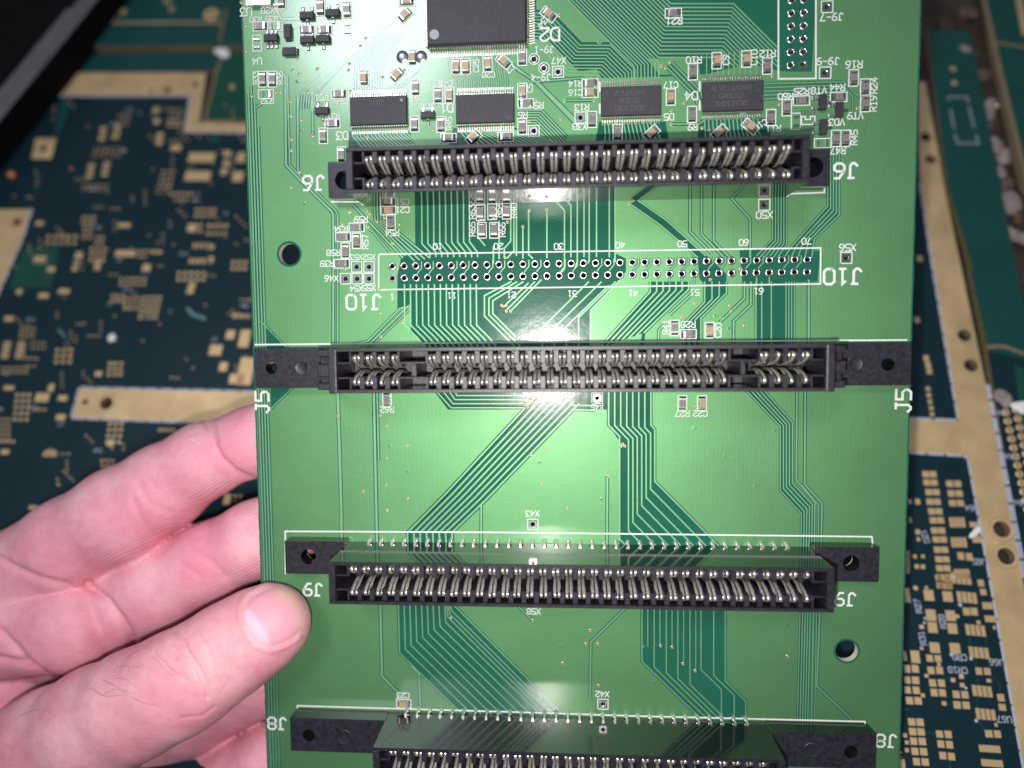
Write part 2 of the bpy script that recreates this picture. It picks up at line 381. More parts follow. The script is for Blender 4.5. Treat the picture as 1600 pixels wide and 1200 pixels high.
# --- right side of J10
bundle([(985,319),(1032,352),(1090,402)],[(995,312),(1042,345),(1103,400)],2,0.25,0.1)
for a in ([(1078,285),(1078,362),(1112,396)],[(1096,285),(1096,366),(1131,402)],[(1115,285),(1115,377),(1141,403)],[(1139,306),(1172,342),(1172,402)],[(1138,285),(1146,292)]): tr(a, 0.32, 0.2)
bundle([(1207,262),(1207,374),(1180,402)],[(1229,262),(1229,382),(1215,402)],6,0.2,0.15)
bundle([(1293,230),(1293,322),(1236,386),(1225,403)],[(1311,230),(1311,336),(1272,374),(1268,403)],5,0.24,0.18)
bundle([(1016,440),(1016,456),(935,545)],[(1076,440),(1076,452),(1006,520),(1002,545)],7,0.3,0.2)
tr([(1086,455),(1046,492)],0.3,0.2); tr([(1040,505),(1029,516),(1029,545)],0.3,0.2)
bundle([(1101,440),(1101,472),(1068,506),(1068,545)],[(1135,440),(1135,458),(1095,497),(1095,545)],4,0.26,0.18)
tr([(1163,440),(1163,466),(1124,504)],0.32,0.22); tr([(1173,440),(1173,476),(1146,502),(1146,545)],0.32,0.22)
for x in (1181,1190,1205): tr([(x,440),(x,545)],0.24,0)
bundle([(1228,440),(1228,545)],[(1241,440),(1241,545)],4,0.2,0.15)
tr([(1263.5,437),(1263.5,545)],0.42,0.2)
for k in range(34):
    if k in (23,24,25,30,31): tr([(k*PITCH, -3.3), (k*PITCH, -5.2)], 0.25, 0.15, True, True)
# --- J5 -> J9 long diagonal bundle
bundle([(848,608),(700,768),(637,832),(637,905)],[(905,630),(760,780),(706,832),(712,905)],8,0.36,0.26)
tr([(893,633),(936,634)],0.26,0.2); tr([(893,640),(930,641)],0.26,0.2)
bundle([(672,600),(705,637),(826,637)],[(705,600),(714,618),(826,618)],4,0.26,0.18)
# --- J5 -> J9 middle bundle
bundle([(951,608),(951,664),(968,690),(968,905)],[(1017,608),(1017,664),(1023,672),(1023,752),],2,0.3,0.2,False) if False else None
for k in range(8):
    x0 = 951+9.4*k; x1 = 975+6.9*k if k else 968; yt = 664+0.6*k; yv = 690-2.6*k; y2 = 842-13*k
    if k < 7: tr([(x0,608),(x0,yt),(x1,yt+(x1-x0)*1.05),(x1,y2),(x1+(905-y2)*0.98,905)],0.3,0)
    else: tr([(1017,608),(1017,664),(1023,671),(1023,752),(1175,905)],0.3,0)
gapm.quadstrip([B(951,608),B(951,664),B(968,690),B(968,905)],[B(1017,608),B(1017,664),B(1023,671),B(1023,755)],ZD+0.001)
gapm.quadstrip([B(1023,752),B(1100,829),B(1175,905)],[B(968,752),B(980,829),B(990,905)],ZD-0.001)
tr([(951,608),(951,664),(976,690)],0.26,0.22,False); tr([(1017,608),(1017,664),(1023,671),(1023,752),(1175,905)],0.26,0.22,False)
tr([(949,744),(948,905)],0.36,0.2); tr([(752,788),(751.5,905)],0.36,0.2)
# --- far right bundle
rb0 = [(1160,608),(1219,664),(1219,766),(1252,802),(1250,950),(1244,1205)]
rb1 = [(1195,608),(1196,618),(1238,662),(1238,757),(1270,792),(1264,1205)]
bundle([(1164,608),(1219,666),(1219,766),(1252,802),(1250,950),(1244,1205)],[(1192,608),(1238,660),(1238,755),(1269,788),(1266,950),(1260,1205)],5,0.24,0.16)
tr([(1245,600),(1244,750),(1273,784),(1271,950),(1266,1205)],0.3,0.18)
tr([(1258,600),(1257,757),(1284,786),(1281,950),(1276,1072),(1331,1124)],0.34,0.2)
tr([(1252,757),(1279,790),(1276,950),(1271,1205)],0.2,0.12)
# --- under J9
A_ = []; 
for k in range(9):
    x = 622+9.0*k; yb = 1020-6.0*k
    tr([(x,925),(x+2.5,yb),(x+2.5+200,yb+195)],0.26,0)
gapm.quadstrip([B(622,925),B(624.5,1020),B(826,1215)],[B(700,925),B(711,947),B(940,1176)],ZD+0.001)
tr([(622,925),(624.5,1020),(826,1215)],0.26,0.24,False); tr([(700,925),(711,947),(940,1176)],0.3,0.2)
for k in range(3): tr([(696+1.2*k,925),(700+3*k,964-5*k),(920+4*k,1184-4*k)],0.24,0)
vx = [1003,1012,1022,1031,1041,1050,1059,1068,1078,1087,1095,1115,1133]
gapm.quadstrip([B(1003,925),B(1003,1033),B(1100,1128)],[B(1134,925),B(1132,1065),B(1164,1096)],ZD+0.0005)
gapm.quadstrip([B(1100,1128),B(1180,1215)],[B(1164,1096),B(1164,1215)],ZD+0.0005)
for k, x in enumerate(vx):
    if k in (1,3,5,7,9): tr([(x,925),(x,{1:1010,3:1008,5:1010,7:1037,9:1047}[k])],0.2,0)
    else:
        j = {0:0,2:1,4:2,6:3,8:4,10:5,11:6,12:7}[k]; yt = 1033+9*j if k < 9 else 1046+9*(j-5)
        if k < 9: tr([(x,925),(x,yt),(x+170,yt+166)],0.24,0)
        else: tr([(x,925),(x,yt),(x+32,yt+31),(x+32,1215)],0.24,0)
tr([(1003,925),(1003,1033),(1110,1138)],0.26,0.22,False); tr([(1133,925),(1133,1064),(1165,1095),(1165,1215)],0.26,0.22,False)
tr([(982,945),(923,1003),(922,1090)],0.34,0.2); tr([(808,945),(832,969)],0.34,0.2); tr([(622,1082),(628,1090)],0.34,0.2)
# --- top: chip fan-outs
for k in range(15):
    y = 6+6.0*k; xl = 1048-1.4*k; xr = 1146-1.5*k
    P = [(xl-min(y+30,150), y-min(y+30,150)),(xl,y),(xr,y)]
    L = min(1214-xr, 104-y)
    P.append((xr+max(L,6), y+max(L,6)))
    tr(P,0.26,0)
for k in range(8):
    c_ = 931-6.3*k; y_ = 98+0.8*k
    tr([(c_-30,-30),(c_+y_,y_),(c_+y_,124)],0.24,0)
F2 = [B(*a) for a in ((826,20),(858,22),(906,71),(954,71),(992,109),(992,126))]
for k in range(10):
    _, R_ = offset2(F2, 0.66*k); R_[-1].y = F2[-1][1]
    tr([tuple(a) for a in R_], 0.22, 0, True, True)
for k in range(10): tr([(1104+8.6*k,86-1.2*k),(1104+8.6*k,118)],0.22,0)
for k in range(5): tr([(1194,131+6*k),(1318,128+5*k)],0.26,0.18)
tr([(1318,128),(1340,150),(1340,145)],0.26,0.18); tr([(1322,140),(1332,152),(1332,190)],0.26,0.18)
for k in range(3): tr([(1040+5*k,104-3*k),(1085+5*k,150-3*k),(1090+5*k,164)],0.26,0.2)
for k in range(7): tr([(576+6*k,48-2*k),(560+1.5*k,66),(468+4*k,148-6*k+6*k),(466+4*k,170),(466+4*k,{0:268}.get(k,150))][:4 if k else 5],0.22,0.14)
tr([(465,150),(466,270)],0.34,0.2); tr([(488,138),(489,212)],0.34,0.2)
for k in range(12): tr([(574+5*k,52),(552+4*k,96+1.2*k),(552+4*k,140)],0.2,0.14)
for k in range(12): tr([(700+8*k,84),(704+8*k,112),(716+7*k,126),(716+7*k,136)],0.2,0.14)
for k in range(7): tr([(660-5*k,104+3*k),(640-3*k,122),(632-5*k,140)],0.2,0.14)
for k in range(16): tr([(550+5.6*k,206),(552+6*k,214),(566+6.6*k,230)],0.24,0)
for k in range(16): tr([(716+5.4*k,202),(726+8*k,214),(740+9*k,226)],0.24,0)
for k in range(14): tr([(944+6*k,190),(946+6.4*k,212),(944+7*k,225)],0.24,0)
for k in range(14): tr([(1100+6.4*k,184),(1102+6.4*k,206),(1102+7*k,222)],0.24,0)
for k in range(3): tr([(800,100+2*k),(836+4*k,128+2*k),(905+4*k,200)],0.28,0.2)
tr([(832,128),(912,122)],0.28,0.2); tr([(882,157),(928,157)],0.28,0.2)
for k in range(6): tr([(808,172+4*k),(846-2*k,172+4*k),(886-2*k,214+4*k)],0.28,0.2)
tr([(1049,194),(1092,194),(1100,188)],0.28,0.2)
tr([(400,168),(413,160)],0.28,0.2); tr([(422,0),(440,30),(478,30),(486,22)],0.4,0.2)
tr([(550,538),(575,533),(626,481)],0.28,0.18); tr([(563,545),(582,533),(638,478)],0.28,0.18); tr([(575,545),(589,533),(640,484)],0.2,0.18)
tr([(407.5,502),(450,545)],0.2,0.2); tr([(458,605),(424,638)],0.2,0.2)
o = gapm.build('trace_clearances', M['dark'], board); tag(o, None, kind='stuff')
o = trm.build('copper_traces', M['trace'], board); tag(o, None, kind='stuff')

# ------------------------------------------------------------------ vias
via_px = [(457,110),(496,108),(481,143),(453,158),(470,187),(454,181),(488,212),(455,218),(455,235),(467,269),(454,293),(393,150),(430,144),(437,144),(467,116),
 (546,100),(545,110),(572,60),(563,72),(548,143),(598,121),(615,125),(599,229),(573,215),(504,164),(505,193),(675,203),(683,185),(632,110),(713,116),(729,116),(547,331),(545,332),(534,350),(577,334),(574,355),(588,346),(600,340),(613,380),
 (623,350),(539,420),(594,452),(594,489),(628,504),(595,526),(576,331),(604,665),(528,649),(594,649),(636,696),(604,716),(603,758),(567,768),(637,779),(605,798),(604,797),(855,700),(829,710),(886,795),(845,756),(973,694),(976,697),(970,697),
 (949.5,744),(827,329),(854,327),(817,354),(789,402),(784,477),(791,477),(791,486),(798,486),(983,318),(1086,474),(1065,496),(1140,478),(1163,509),(793,347),(1085,635),(879,1036),(935,1071),(1032,1009),(1050,1011),(1067,1037),(1086,1048),
 (704,966),(832,969),(1230,1025),(922,985),(934,1006),(915,1006),(874,24),(1047,97),(1033,103),(1040,106),(1069,161),(1049,173),(1049,194),(928,157),(882,157),(838,156),(827,190),(876,186),(1097,200),(1108,204),(1218,163),(1340,169),(1207,119),
 (377,4),(383,40),(384,80),(465,92),(1163,160),(1115,97),(814,628),(820,632),(824,636),(832,630),(828,624),(940,635),(1157,420),(1110,437)]
plug_px = [(609,697),(637,737),(476,319),(464,128),(472,205),(937,66),(843,722),(940,780),(1080,400),(1350,205),(1142,487),(1128,497),(1139,513),(1118,493),(1086,669),(1133,713),(1211,673),(1180,760),(1004,1010),(1022,1066),(876,1010),(1231,975)]
vm = MB(); vm.lathe(0,0,[(0.14,0.02),(0.18,0.06),(0.29,0.06),(0.36,0.0)],10,0); vm.ngon(0,0,0.03,0.17,10,1)
via_me = vm.mesh('via', [M['viagold'], M['viahole']], True)
for p in via_px: link('via', via_me, board, (*B(*p), ZT+0.02))
pm_ = MB(); pm_.lathe(0,0,[(0.15,-0.0),(0.22,0.03),(0.36,0.02),(0.46,0.0)],10,0); pm_.ngon(0,0,0.012,0.18,10,1)
plug_me = pm_.mesh('tented_via', [M['pour'], M['viahole']], True)
for p in plug_px: link('tented_via', plug_me, board, (*B(*p), 0.06))

# ------------------------------------------------------------------ plated pads
rp = MB(); rp.lathe(0,0,[(0.44,-TH),(0.44,0.06),(0.50,0.15),(0.62,0.20),(0.76,0.17),(0.86,0.09)],18,0)
ring_me = rp.mesh('pin_pad', M['solder'], True)
sp_ = MB(); sp_.lathe(0,0,[(0.44,-TH),(0.44,0.10),(0.50,0.135),(0.80,0.135),(0.84,0.09)],24,0,square_from=3)
sq_me = sp_.mesh('square_pad', M['solder'], False)
for k, (x, y) in enumerate(pin_holes): link('pin_pad', sq_me if k == 35 else ring_me, board, (x, y, 0))
for k, (x, y) in enumerate(hdr_holes): link('pin_pad', sq_me if k == 12 else ring_me, board, (x, y, 0))
for x, y in rt_mm: link('test_pad', ring_me, board, (x, y, 0))
for n_, (x, y) in tp_mm.items(): link('test_pad', sq_me, board, (x, y, 0))
tbx = MB(); tbx.ribbon([(-1.12,-1.12),(1.12,-1.12),(1.12,1.12),(-1.12,1.12),(-1.12,-1.12)], 0.2, ZS, ext=0.1); tbx_me = tbx.mesh('printed_outline', M['silk'])
for n_, (x, y) in tp_mm.items(): link('printed_outline', tbx_me, board, (x, y, 0))
rbx = MB(); rbx.lathe(0, 0, [(1.18, ZS), (1.0, ZS)], 24); rbx_me = rbx.mesh('printed_outline', M['silk'])
for x, y in rt_mm: link('printed_outline', rbx_me, board, (x, y, 0))

# ------------------------------------------------------------------ white print
def mark(fn, name='printed_marking'):
    mb = MB(); fn(mb); return mb.build(name, M['silk'], board)
def line(px, w=0.32): mark(lambda mb: mb.ribbon([B(*p) for p in px], w, ZS, ext=w*0.4))
line([(1216,-30),(1216,123.5),(1274.5,123.0),(1274.5,-30)])
line([(592,397.5),(592,452.8),(1281.5,443.8),(1282,387.5),(592,397.5)], 0.30)
line([(518,315.5),(564,315.5),(566,319.8),(1231,306),(1233,303),(1288,301),(1288,294)], 0.32)
line([(399,538.5),(760,535.2),(1416,531.2)], 0.34)
line([(446.5,896),(446,830),(760,831.4),(1160,836),(1362,838.4),(1363,850)], 0.34)
line([(465,1112),(465,1102.3),(800,1112),(1000,1118.5),(1351,1127),(1352,1134)], 0.34)
def txt(s, px, py, hp, deg, mmh=None):
    x, y = B(px, py); h = hp*0.1335
    mark(lambda mb: text_strokes(mb, s, x, y, h, math.radians(deg), ZS+0.01, lw=0.17))
R180 = 180
TX = [('J6',1321,267,22,180),('J6',490,286,22,180),('J10',1316,432,23,180),('J10',568,472,23,180),('J5',410,628,22,90),('J5',1411,626,22,90),('J9',489,921,20,180),('J9',1320,936,20,180),('J8',433,1130,20,180),('J8',1384,1157,20,180),
 ('D2',859,54,19,180),('D1',698,169,13,180),('D4',1080,150,12,180),('D5',1045,183,9.5,180),('D3',535,212,12,180),('U3',385,19,12,180),('X28',419,17,9,180),('U4',402,96,10,180),('C4',437,17,8,225),
 ('R21',1053,33,10,180),('C34',850,33,9,230),('J9-1',850,78,9,180),('J9-4',845,121,9,180),('X47',873,95,9,180),('R14',899,131,8.5,180),('C16',899,145,8.5,180),('R13',909,168,9,180),('X38',906,198,9,180),('R5',842,165,9,180),('R6',817,180,9,180),
 ('C5',828,138,8,90),('R10',1084,94,9.5,180),('C9',1134,94,9,90),('C10',1178,90,9,90),('R12',1199,84,9.5,180),('C17',1048,133,9,180),('R9',1082,199,9,180),('R11',1208,201,9,180),('C14',1188,195,8,210),
 ('J9-7',1299,27,10,180),('J9-9',1293,96,10,180),('R16',1334,101,10,180),('R24',1365,134,9.5,90),('R19',1364,162,9.5,90),('R44',1308,137,9,180),('VT8',1279,142,9.5,180),('R25',1252,143,9,180),('R60',1227,151,9,180),('VT9',1336,181,9.5,180),('VD3',1307,191,9.5,180),
 ('R45',1334,215,9,90),('R47',1309,236,9,180),('X50',1194,336,10,180),('X56',1324,387,10,180),('R59',564,343,9,180),('R34',533,358,9,180),('R57',571,378,9,90),('R58',521,395,9,180),('R39',511,412,9,180),('X53',557,402,8,180),('X52',577,402,8,180),
 ('X46',518,435,9,180),('X54',557,451,8.5,180),('X55',577,450,8.5,180),('R54',613,364,9,180),('C21',629,328,9,180),('R63',738,331,9,90),('R65',738,358,9,90),('R64',779,328,9,90),('R66',785,359,9,90),('R40',803,329,9,90),
 ('10',684,385,9,180),('20',779,385,9,180),('30',873,385,9,180),('40',969,383,9,180),('50',1066,381,9,180),('60',1162,379,9,180),('70',1260,377,9,180),('1',613,464,9,180),('11',706,462,9,180),('21',799,461,9,180),('31',894,459,9,180),('41',989,458,9,180),('51',1085,457,9,180),('61',1185,455,9,180),
 ('R41',1040,511,9,90),('R28',1075,507,9,180),('C20',1122,516,9,90),('R62',605,640,9,180),('R27',1066,646,9,180),('C22',1094,646,9,180),('X43',832,802,9,180),('X45',933,636,8,180),('X58',834,955,9,180),('C23',630,1086,8.5,180),('X42',941,1084,9,180),
 ('R30',400,31,8,180),('R35',425,30,8,180),('R33',400,122,8,90),('R36',438,122,8,90),('R32',418,158,8.5,180),('VD1',503,153,9,180),('R4',532,159,8.5,180),('R31',521,182,8,180),('VD4',668,166,9,180),('C41',697,131,8.5,180),('R17',681,131,8.5,180),('R8',650,154,8.5,180),('R45',702,193,8,90),('C25',744,103,8,90),('C28',763,117,8,180),('C7',797,108,8,220),('C30',619,112,8,30)]
for t_ in TX: txt(*t_)

# ------------------------------------------------------------------ small soldered parts
def chip_mesh(body, l=2.0, w=1.25, h=0.55):
    mb = MB(); mb.box(-l/2+0.25, l/2-0.25, -w/2, w/2, 0.05, h, 0)
    return mb.mesh('chip_body', body)
tm = MB()   # one metal end cap with its solder fillet, at +x
x0, x1, x2, w_ = 0.70, 1.02, 1.42, 0.64
tm.v += [(x0,-w_,0.0),(x0,w_,0.0),(x0,-w_,0.6),(x0,w_,0.6),(x1,-w_,0.58),(x1,w_,0.58),(x1+0.12,-w_,0.3),(x1+0.12,w_,0.3),(x2,-w_-.04,0.02),(x2,w_+.04,0.02),(x1,-w_-.1,0.02),(x1,w_+.1,0.02)]
tm.f += [(0,2,3,1),(2,4,5,3),(4,6,7,5),(6,8,9,7),(0,8,6),(0,6,4),(0,4,2),(1,7,9),(1,5,7),(1,3,5)]; tm.m += [0]*10
term_me = tm.mesh('terminal', M['solder'], False)
res_me = chip_mesh(M['resist']); cap_me = chip_mesh(M['cap'], h=0.8); blk_me = None
sbx = MB(); 
def boxed(mb, L=3.25, W=1.85): mb.ribbon([(-L/2,-W/2),(L/2,-W/2),(L/2,W/2),(-L/2,W/2),(-L/2,-W/2)], 0.2, ZS, ext=0.1)
boxed(sbx); box_me = sbx.mesh('printed_outline', M['silk'])
def chip(px, py, deg, kind='r', outline=True, pop=True):
    x, y = B(px, py); a = math.radians(deg)
    ja = a + random.uniform(-0.03, 0.03)
    if outline: link('printed_outline', box_me, board, (x, y, 0), a)
    if pop:
        o = link('chip_capacitor' if kind == 'c' else 'chip_resistor', cap_me if kind == 'c' else res_me, board, (x+random.uniform(-.05,.05), y+random.uniform(-.05,.05), 0.1), ja)
        for s in (0, math.pi): link('terminal', term_me, o, (0, 0, 0.0), s)
    else:
        for s in (0, math.pi): link('solder_land', term_me, board, (x-0.05*math.cos(a+s), y-0.05*math.sin(a+s), -0.25), a+s)
V, H = 90, 0
CH = [ # upper left
 (407.5,41.5,H,'r'),(430,41.5,H,'r',True,False),(501,12.5,V,'r'),(542.5,16,V,'r'),(542.5,45,V,'r',False,False),(480,47.5,H,'r'),(507,47.5,H,'r'),(633,24,40,'c'),(636,2.5,H,'c'),(402,68,V,'r',True,False),
 (411,124,V,'r'),(426,124,V,'r'),(416,147.5,H,'r',True,False),(569,122.5,V,'c'),(621,117.5,42,'c'),(644.5,90,V,'c',False),(713,104,V,'c'),(728,104,V,'c'),(762,100,V,'c'),(787,96,-42,'c'),(816,90,V,'r',True),
 (530,147.5,H,'r'),(649.5,137.5,V,'r'),(684.5,149,V,'r'),(702.5,149,V,'c'),(520,193.5,H,'r'),(505.5,212.5,V,'r'),(648,194,V,'r'),(689,195,V,'r'),(701,216,H,'r'),(740,215,40,'c'),(534,242,V,'r'),
 # upper middle
 (857,23,-40,'c'),(1052,21,H,'r'),(816,143,V,'c'),(821.5,162,H,'r'),(816,198,V,'r'),(922,131,H,'r'),(922,145.5,H,'c'),(925,187,V,'r'),(965,207,V,'r'),(1018,208,40,'c'),(1124,207,40,'c'),(790,214,H,'r'),
 (1082.5,112.5,V,'r'),(1119.5,95,V,'c'),(1048,152,V,'c'),(1081,179,V,'r'),(1166,92.5,V,'c'),(1198.5,103.5,V,'r'),(1204.5,184,V,'r'),(1172,198,-40,'c'),
 # upper right
 (1333.5,122,V,'r'),(1351.5,136.5,V,'r'),(1351.5,162,V,'r'),(1310,152,H,'r'),(1252,157.5,H,'r'),(1229,168.5,V,'r'),(1243.5,190,V,'r',True,False),(1306,216.5,V,'r'),(1320,216.5,V,'r'),(1285,224,H,'r',True,False),
 # below J6
 (607,329,H,'c'),(611,347,V,'r'),(557.5,355.5,H,'r'),(536.5,370.5,H,'r'),(557.5,376.5,V,'r'),(540,391.5,V,'r'),(534.5,412,H,'r'),(751,332.5,V,'r'),(769,331,V,'r'),(753,360,V,'r'),(772,360,V,'r'),(792,330,V,'r'),
 # around J5
 (1054,512.5,V,'r'),(1075.5,522,H,'r'),(1108.5,516,V,'c'),(605,624,V,'r'),(1066,630,V,'r'),(1096.5,630,V,'c'),(631,1099,H,'c')]
for c_ in CH: chip(*c_)
# three-leg transistors
def sot_mesh():
    mb = MB(); L, W, h = 1.5, 0.75, 1.05
    v = [(-L,-W,0.12),(L,-W,0.12),(L,W,0.12),(-L,W,0.12),(-L,-W,0.6),(L,-W,0.6),(L,W,0.6),(-L,W,0.6),(-L+.1,-W+.12,h),(L-.1,-W+.12,h),(L-.1,W-.12,h),(-L+.1,W-.12,h)]
    mb.v += v
    for a in (0, 4):
        for k in range(4): mb.f.append((a+k, a+(k+1) % 4, a+4+(k+1) % 4, a+4+k)); mb.m.append(0)
    mb.f.append((8,9,10,11)); mb.m.append(0)
    return mb.mesh('transistor', M['epoxy'])
def lead_mesh(w=0.42):
    mb = MB(); P = [(0.0,0.55),(0.25,0.52),(0.45,0.15),(0.95,0.08)]; t = 0.14
    for k in range(3):
        (a, za), (b, zb) = P[k], P[k+1]
        q = len(mb.v); mb.v += [(-w/2,a,za),(w/2,a,za),(w/2,b,zb),(-w/2,b,zb),(-w/2,a,za-t),(w/2,a,za-t),(w/2,b,zb-t),(-w/2,b,zb-t)]
        for f in ((0,1,2,3),(4,7,6,5),(0,3,7,4),(1,5,6,2)): mb.f.append(tuple(q+i for i in f)); mb.m.append(0)
    q = len(mb.v); mb.v += [(-w*.8,0.5,0.0),(w*.8,0.5,0.0),(w*.8,1.25,0.0),(-w*.8,1.25,0.0),(-w*.4,0.6,0.13),(w*.4,0.6,0.13),(w*.4,1.05,0.1),(-w*.4,1.05,0.1)]
    for f in ((4,5,6,7),(0,1,5,4),(1,2,6,5),(2,3,7,6),(3,0,4,7)): mb.f.append(tuple(q+i for i in f)); mb.m.append(0)
    return mb.mesh('lead', M['solder'])
sot_me, sl_me = sot_mesh(), lead_mesh()
def sot(px, py, deg, n1=2, n2=1):
    x, y = B(px, py, 0.5); o = link('transistor', sot_me, board, (x, y, 0.1), math.radians(deg))
    for n, sgn in ((n1, 1), (n2, -1)):
        for k in range(n):
            dx = 0 if n == 1 else (k-(n-1)/2)*(1.9/(n-1))
            link('lead', sl_me, o, (dx, sgn*0.72, 0), 0 if sgn > 0 else math.pi)
for a in ((480,25,0),(520,21,0),(480.5,63,0),(505,61.5,0),(503.5,173.5,0),(668.5,180,0),(1285,160,90),(1311,172,90),(1286,199,90)): sot(*a)
sot(424,60,0,3,3)
# black cylindrical-end diodes
dm = MB(); dm.box(-1.35,1.35,-0.72,0.72,0.15,1.0,0); dio_me = dm.mesh('diode', M['epoxy'])
for (px, py, deg) in ((450,50,90),(453,81,0)):
    x, y = B(px, py, 0.5); o = link('diode', dio_me, board, (x, y, 0.1), math.radians(deg))
    for s in (0, math.pi): link('terminal', term_me, o, (0.42*math.cos(s), 0, 0), s)
# bright unpopulated lands by the large chip, silver can at the corner, small sensor socket
ld = MB(); ld.lathe(0,0,[(0.0,0.32),(0.5,0.28),(1.0,0.16),(1.3,0.02)],18,0); land_me = ld.mesh('solder_land', M['solder'], True)
for p in ((629,89),(658,89)): link('solder_land', land_me, board, (*B(*p), 0.08))
cn = MB(); cn.box(-2.6,2.6,-1.6,1.6,0.1,1.3,0); 
can = link('oscillator_can', cn.mesh('oscillator_can', simple('brushed_can_metal',(0.75,0.74,0.76),0.3,1.0,var=0.1,nscale=3,bump=0.3,bscale=5)), board, (*B(404,-4,1), 0.05))
chip(432,2,V,'r',True,False); chip(440,2,V,'r')
sk = MB()
for k in range(5):
    for s in (0, 1): sk.box(-1.5+0.62*k, -1.2+0.62*k, -1.9+s*2.9, -0.95+s*2.9, 0.08, 0.16, 0)
o = link('empty_footprint', sk.mesh('empty_footprint', M['solder']), board, (*B(1262.5,188), 0)); 
mark(lambda mb: mb.ribbon([B(*p) for p in ((1252,195),(1273,194.5),(1273,182),(1266,182),(1266,187),(1258,187),(1258,182),(1252,182.5),(1252,195))], 0.22, ZS))

# ------------------------------------------------------------------ multi-lead chips
def ic_body(L, W, h, bev=0.18):
    mb = MB(); z = (0.15, h*0.55, h); s = (0.12, 0.0, bev)
    for zz, ss in zip(z, s): mb.v += [(-L/2+ss,-W/2+ss,zz),(L/2-ss,-W/2+ss,zz),(L/2-ss,W/2-ss,zz),(-L/2+ss,W/2-ss,zz)]
    for a in (0, 4):
        for k in range(4): mb.f.append((a+k, a+(k+1) % 4, a+4+(k+1) % 4, a+4+k)); mb.m.append(0)
    mb.f.append((8,9,10,11)); mb.m.append(0); return mb
def lead_row(n, pitch, w=0.24, reach=1.05, zt=0.6):
    mb = MB(); P = [(0.0,zt),(0.32,zt-0.02),(0.58,0.16),(reach,0.08)]; t = 0.12
    for i in range(n):
        x = (i-(n-1)/2)*pitch
        for k in range(3):
            (a, za), (b, zb) = P[k], P[k+1]; q = len(mb.v)
            mb.v += [(x-w/2,a,za),(x+w/2,a,za),(x+w/2,b,zb),(x-w/2,b,zb),(x-w/2,a,za-t),(x+w/2,a,za-t),(x+w/2,b,zb-t),(x-w/2,b,zb-t)]
            for f in ((0,1,2,3),(0,3,7,4),(1,5,6,2)): mb.f.append(tuple(q+i2 for i2 in f)); mb.m.append(0)
        q = len(mb.v); mb.v += [(x-w*.6,0.6,0.02),(x+w*.6,0.6,0.02),(x+w*.6,reach+0.45,0.02),(x-w*.6,reach+0.45,0.02)]; mb.f.append((q,q+1,q+2,q+3)); mb.m.append(0)
    return mb
ts_body = ic_body(12.2, 6.0, 1.05).mesh('integrated_circuit', M['epoxy']); ts_row = lead_row(24, 0.5).mesh('lead_row', M['lead'])
def tssop(c, lines, pin1):
    o = link('integrated_circuit', ts_body, board, (c[0], c[1], 0.08))
    link('lead_row', ts_row, o, (0, 2.95, 0)); link('lead_row', ts_row, o, (0, -2.95, 0), math.pi)
    mb = MB()
    for k, s in enumerate(lines): text_strokes(mb, s, -0.4, 1.5-1.5*k, 0.95, 0, 1.065, lw=0.13)
    if lines: mb.build('laser_marking', M['chipink'], o)
    dmp = MB(); dmp.ngon(pin1[0], pin1[1], 1.068, 0.32, 14); dmp.build('pin_one_mark', M['dot'], o)
tssop((-2.05,32.3), ['TX01'], (5.0,1.9)); tssop((20.4,32.0), [], (5.0,-2.1)); tssop((50.4,32.6), ['VC164245','RD038','TXD17100'], (4.9,1.2)); tssop((70.8,32.9), ['ALVC164245','GRG010','TKD1710D'], (5.0,1.0))
o = link('integrated_circuit', ic_body(20.6, 20.6, 2.2, 0.3).mesh('large_integrated_circuit', M['epoxy']), board, (18.9, 44.6+10.3, 0.1))
tag(o, 'large square black chip with leads on every side')
qr = lead_row(40, 0.5, 0.22, 1.25, 0.9).mesh('lead_row', M['lead'])
for k in range(4): link('lead_row', qr, o, (10.2*math.sin(k*math.pi/2), 10.2*math.cos(k*math.pi/2), 0), -k*math.pi/2)
dmp = MB(); dmp.ngon(-8.6, -8.2, 2.215, 1.0, 28); dmp.build('pin_one_dimple', M['dot'], o)
for (px, py) in ((937,136),(937,170),(1093,135),(1093,165)): line([(px,py-7),(px,py+7)], 0.35)

# ------------------------------------------------------------------ edge connectors
def contact_mesh(rnd):
    mb = MB(); P0 = [(3.1,11.4),(3.0,12.6),(2.6,13.15),(2.1,13.05),(1.6,12.3),(1.05,11.0),(0.62,9.6),(0.32,8.0),(0.34,6.9),(0.8,5.2),(1.6,2.0)]; t = 0.16
    for sx in (-0.40, 0.40):
        # the two halves of a split spring never sit quite alike
        a, b_, c = rnd.uniform(-.14,.14), rnd.uniform(-.25,.2), rnd.uniform(-.07,.07)
        P = [(u+a*math.sin(math.pi*min(1,k/8)), z+b_*(1-k/10)) for k, (u, z) in enumerate(P0)]
        w = 0.31; b = len(mb.v); n = len(P)
        L, R_ = offset2(P, t/2)
        for k, (l, r) in enumerate(zip(L, R_)):
            tw = c*k/5; s2 = sx+rnd.uniform(-.02,.02)+0.05*(1 if sx > 0 else -1)*math.sin(k*0.6)
            mb.v += [(s2-w, l[0]+tw, l[1]), (s2, l[0]-0.07, l[1]+0.035), (s2+w, l[0]-tw, l[1]), (s2+w, r[0]-tw, r[1]), (s2-w, r[0]+tw, r[1])]
        for k in range(n-1):
            for j in range(5):
                j2 = (j+1) % 5; mb.f.append((b+5*k+j, b+5*k+j2, b+5*k+5+j2, b+5*k+5+j)); mb.m.append(0)
    return mb.mesh('contact', M['contact'], True)
con_mes = [contact_mesh(random.Random(40+k)) for k in range(9)]
HC = 14.3
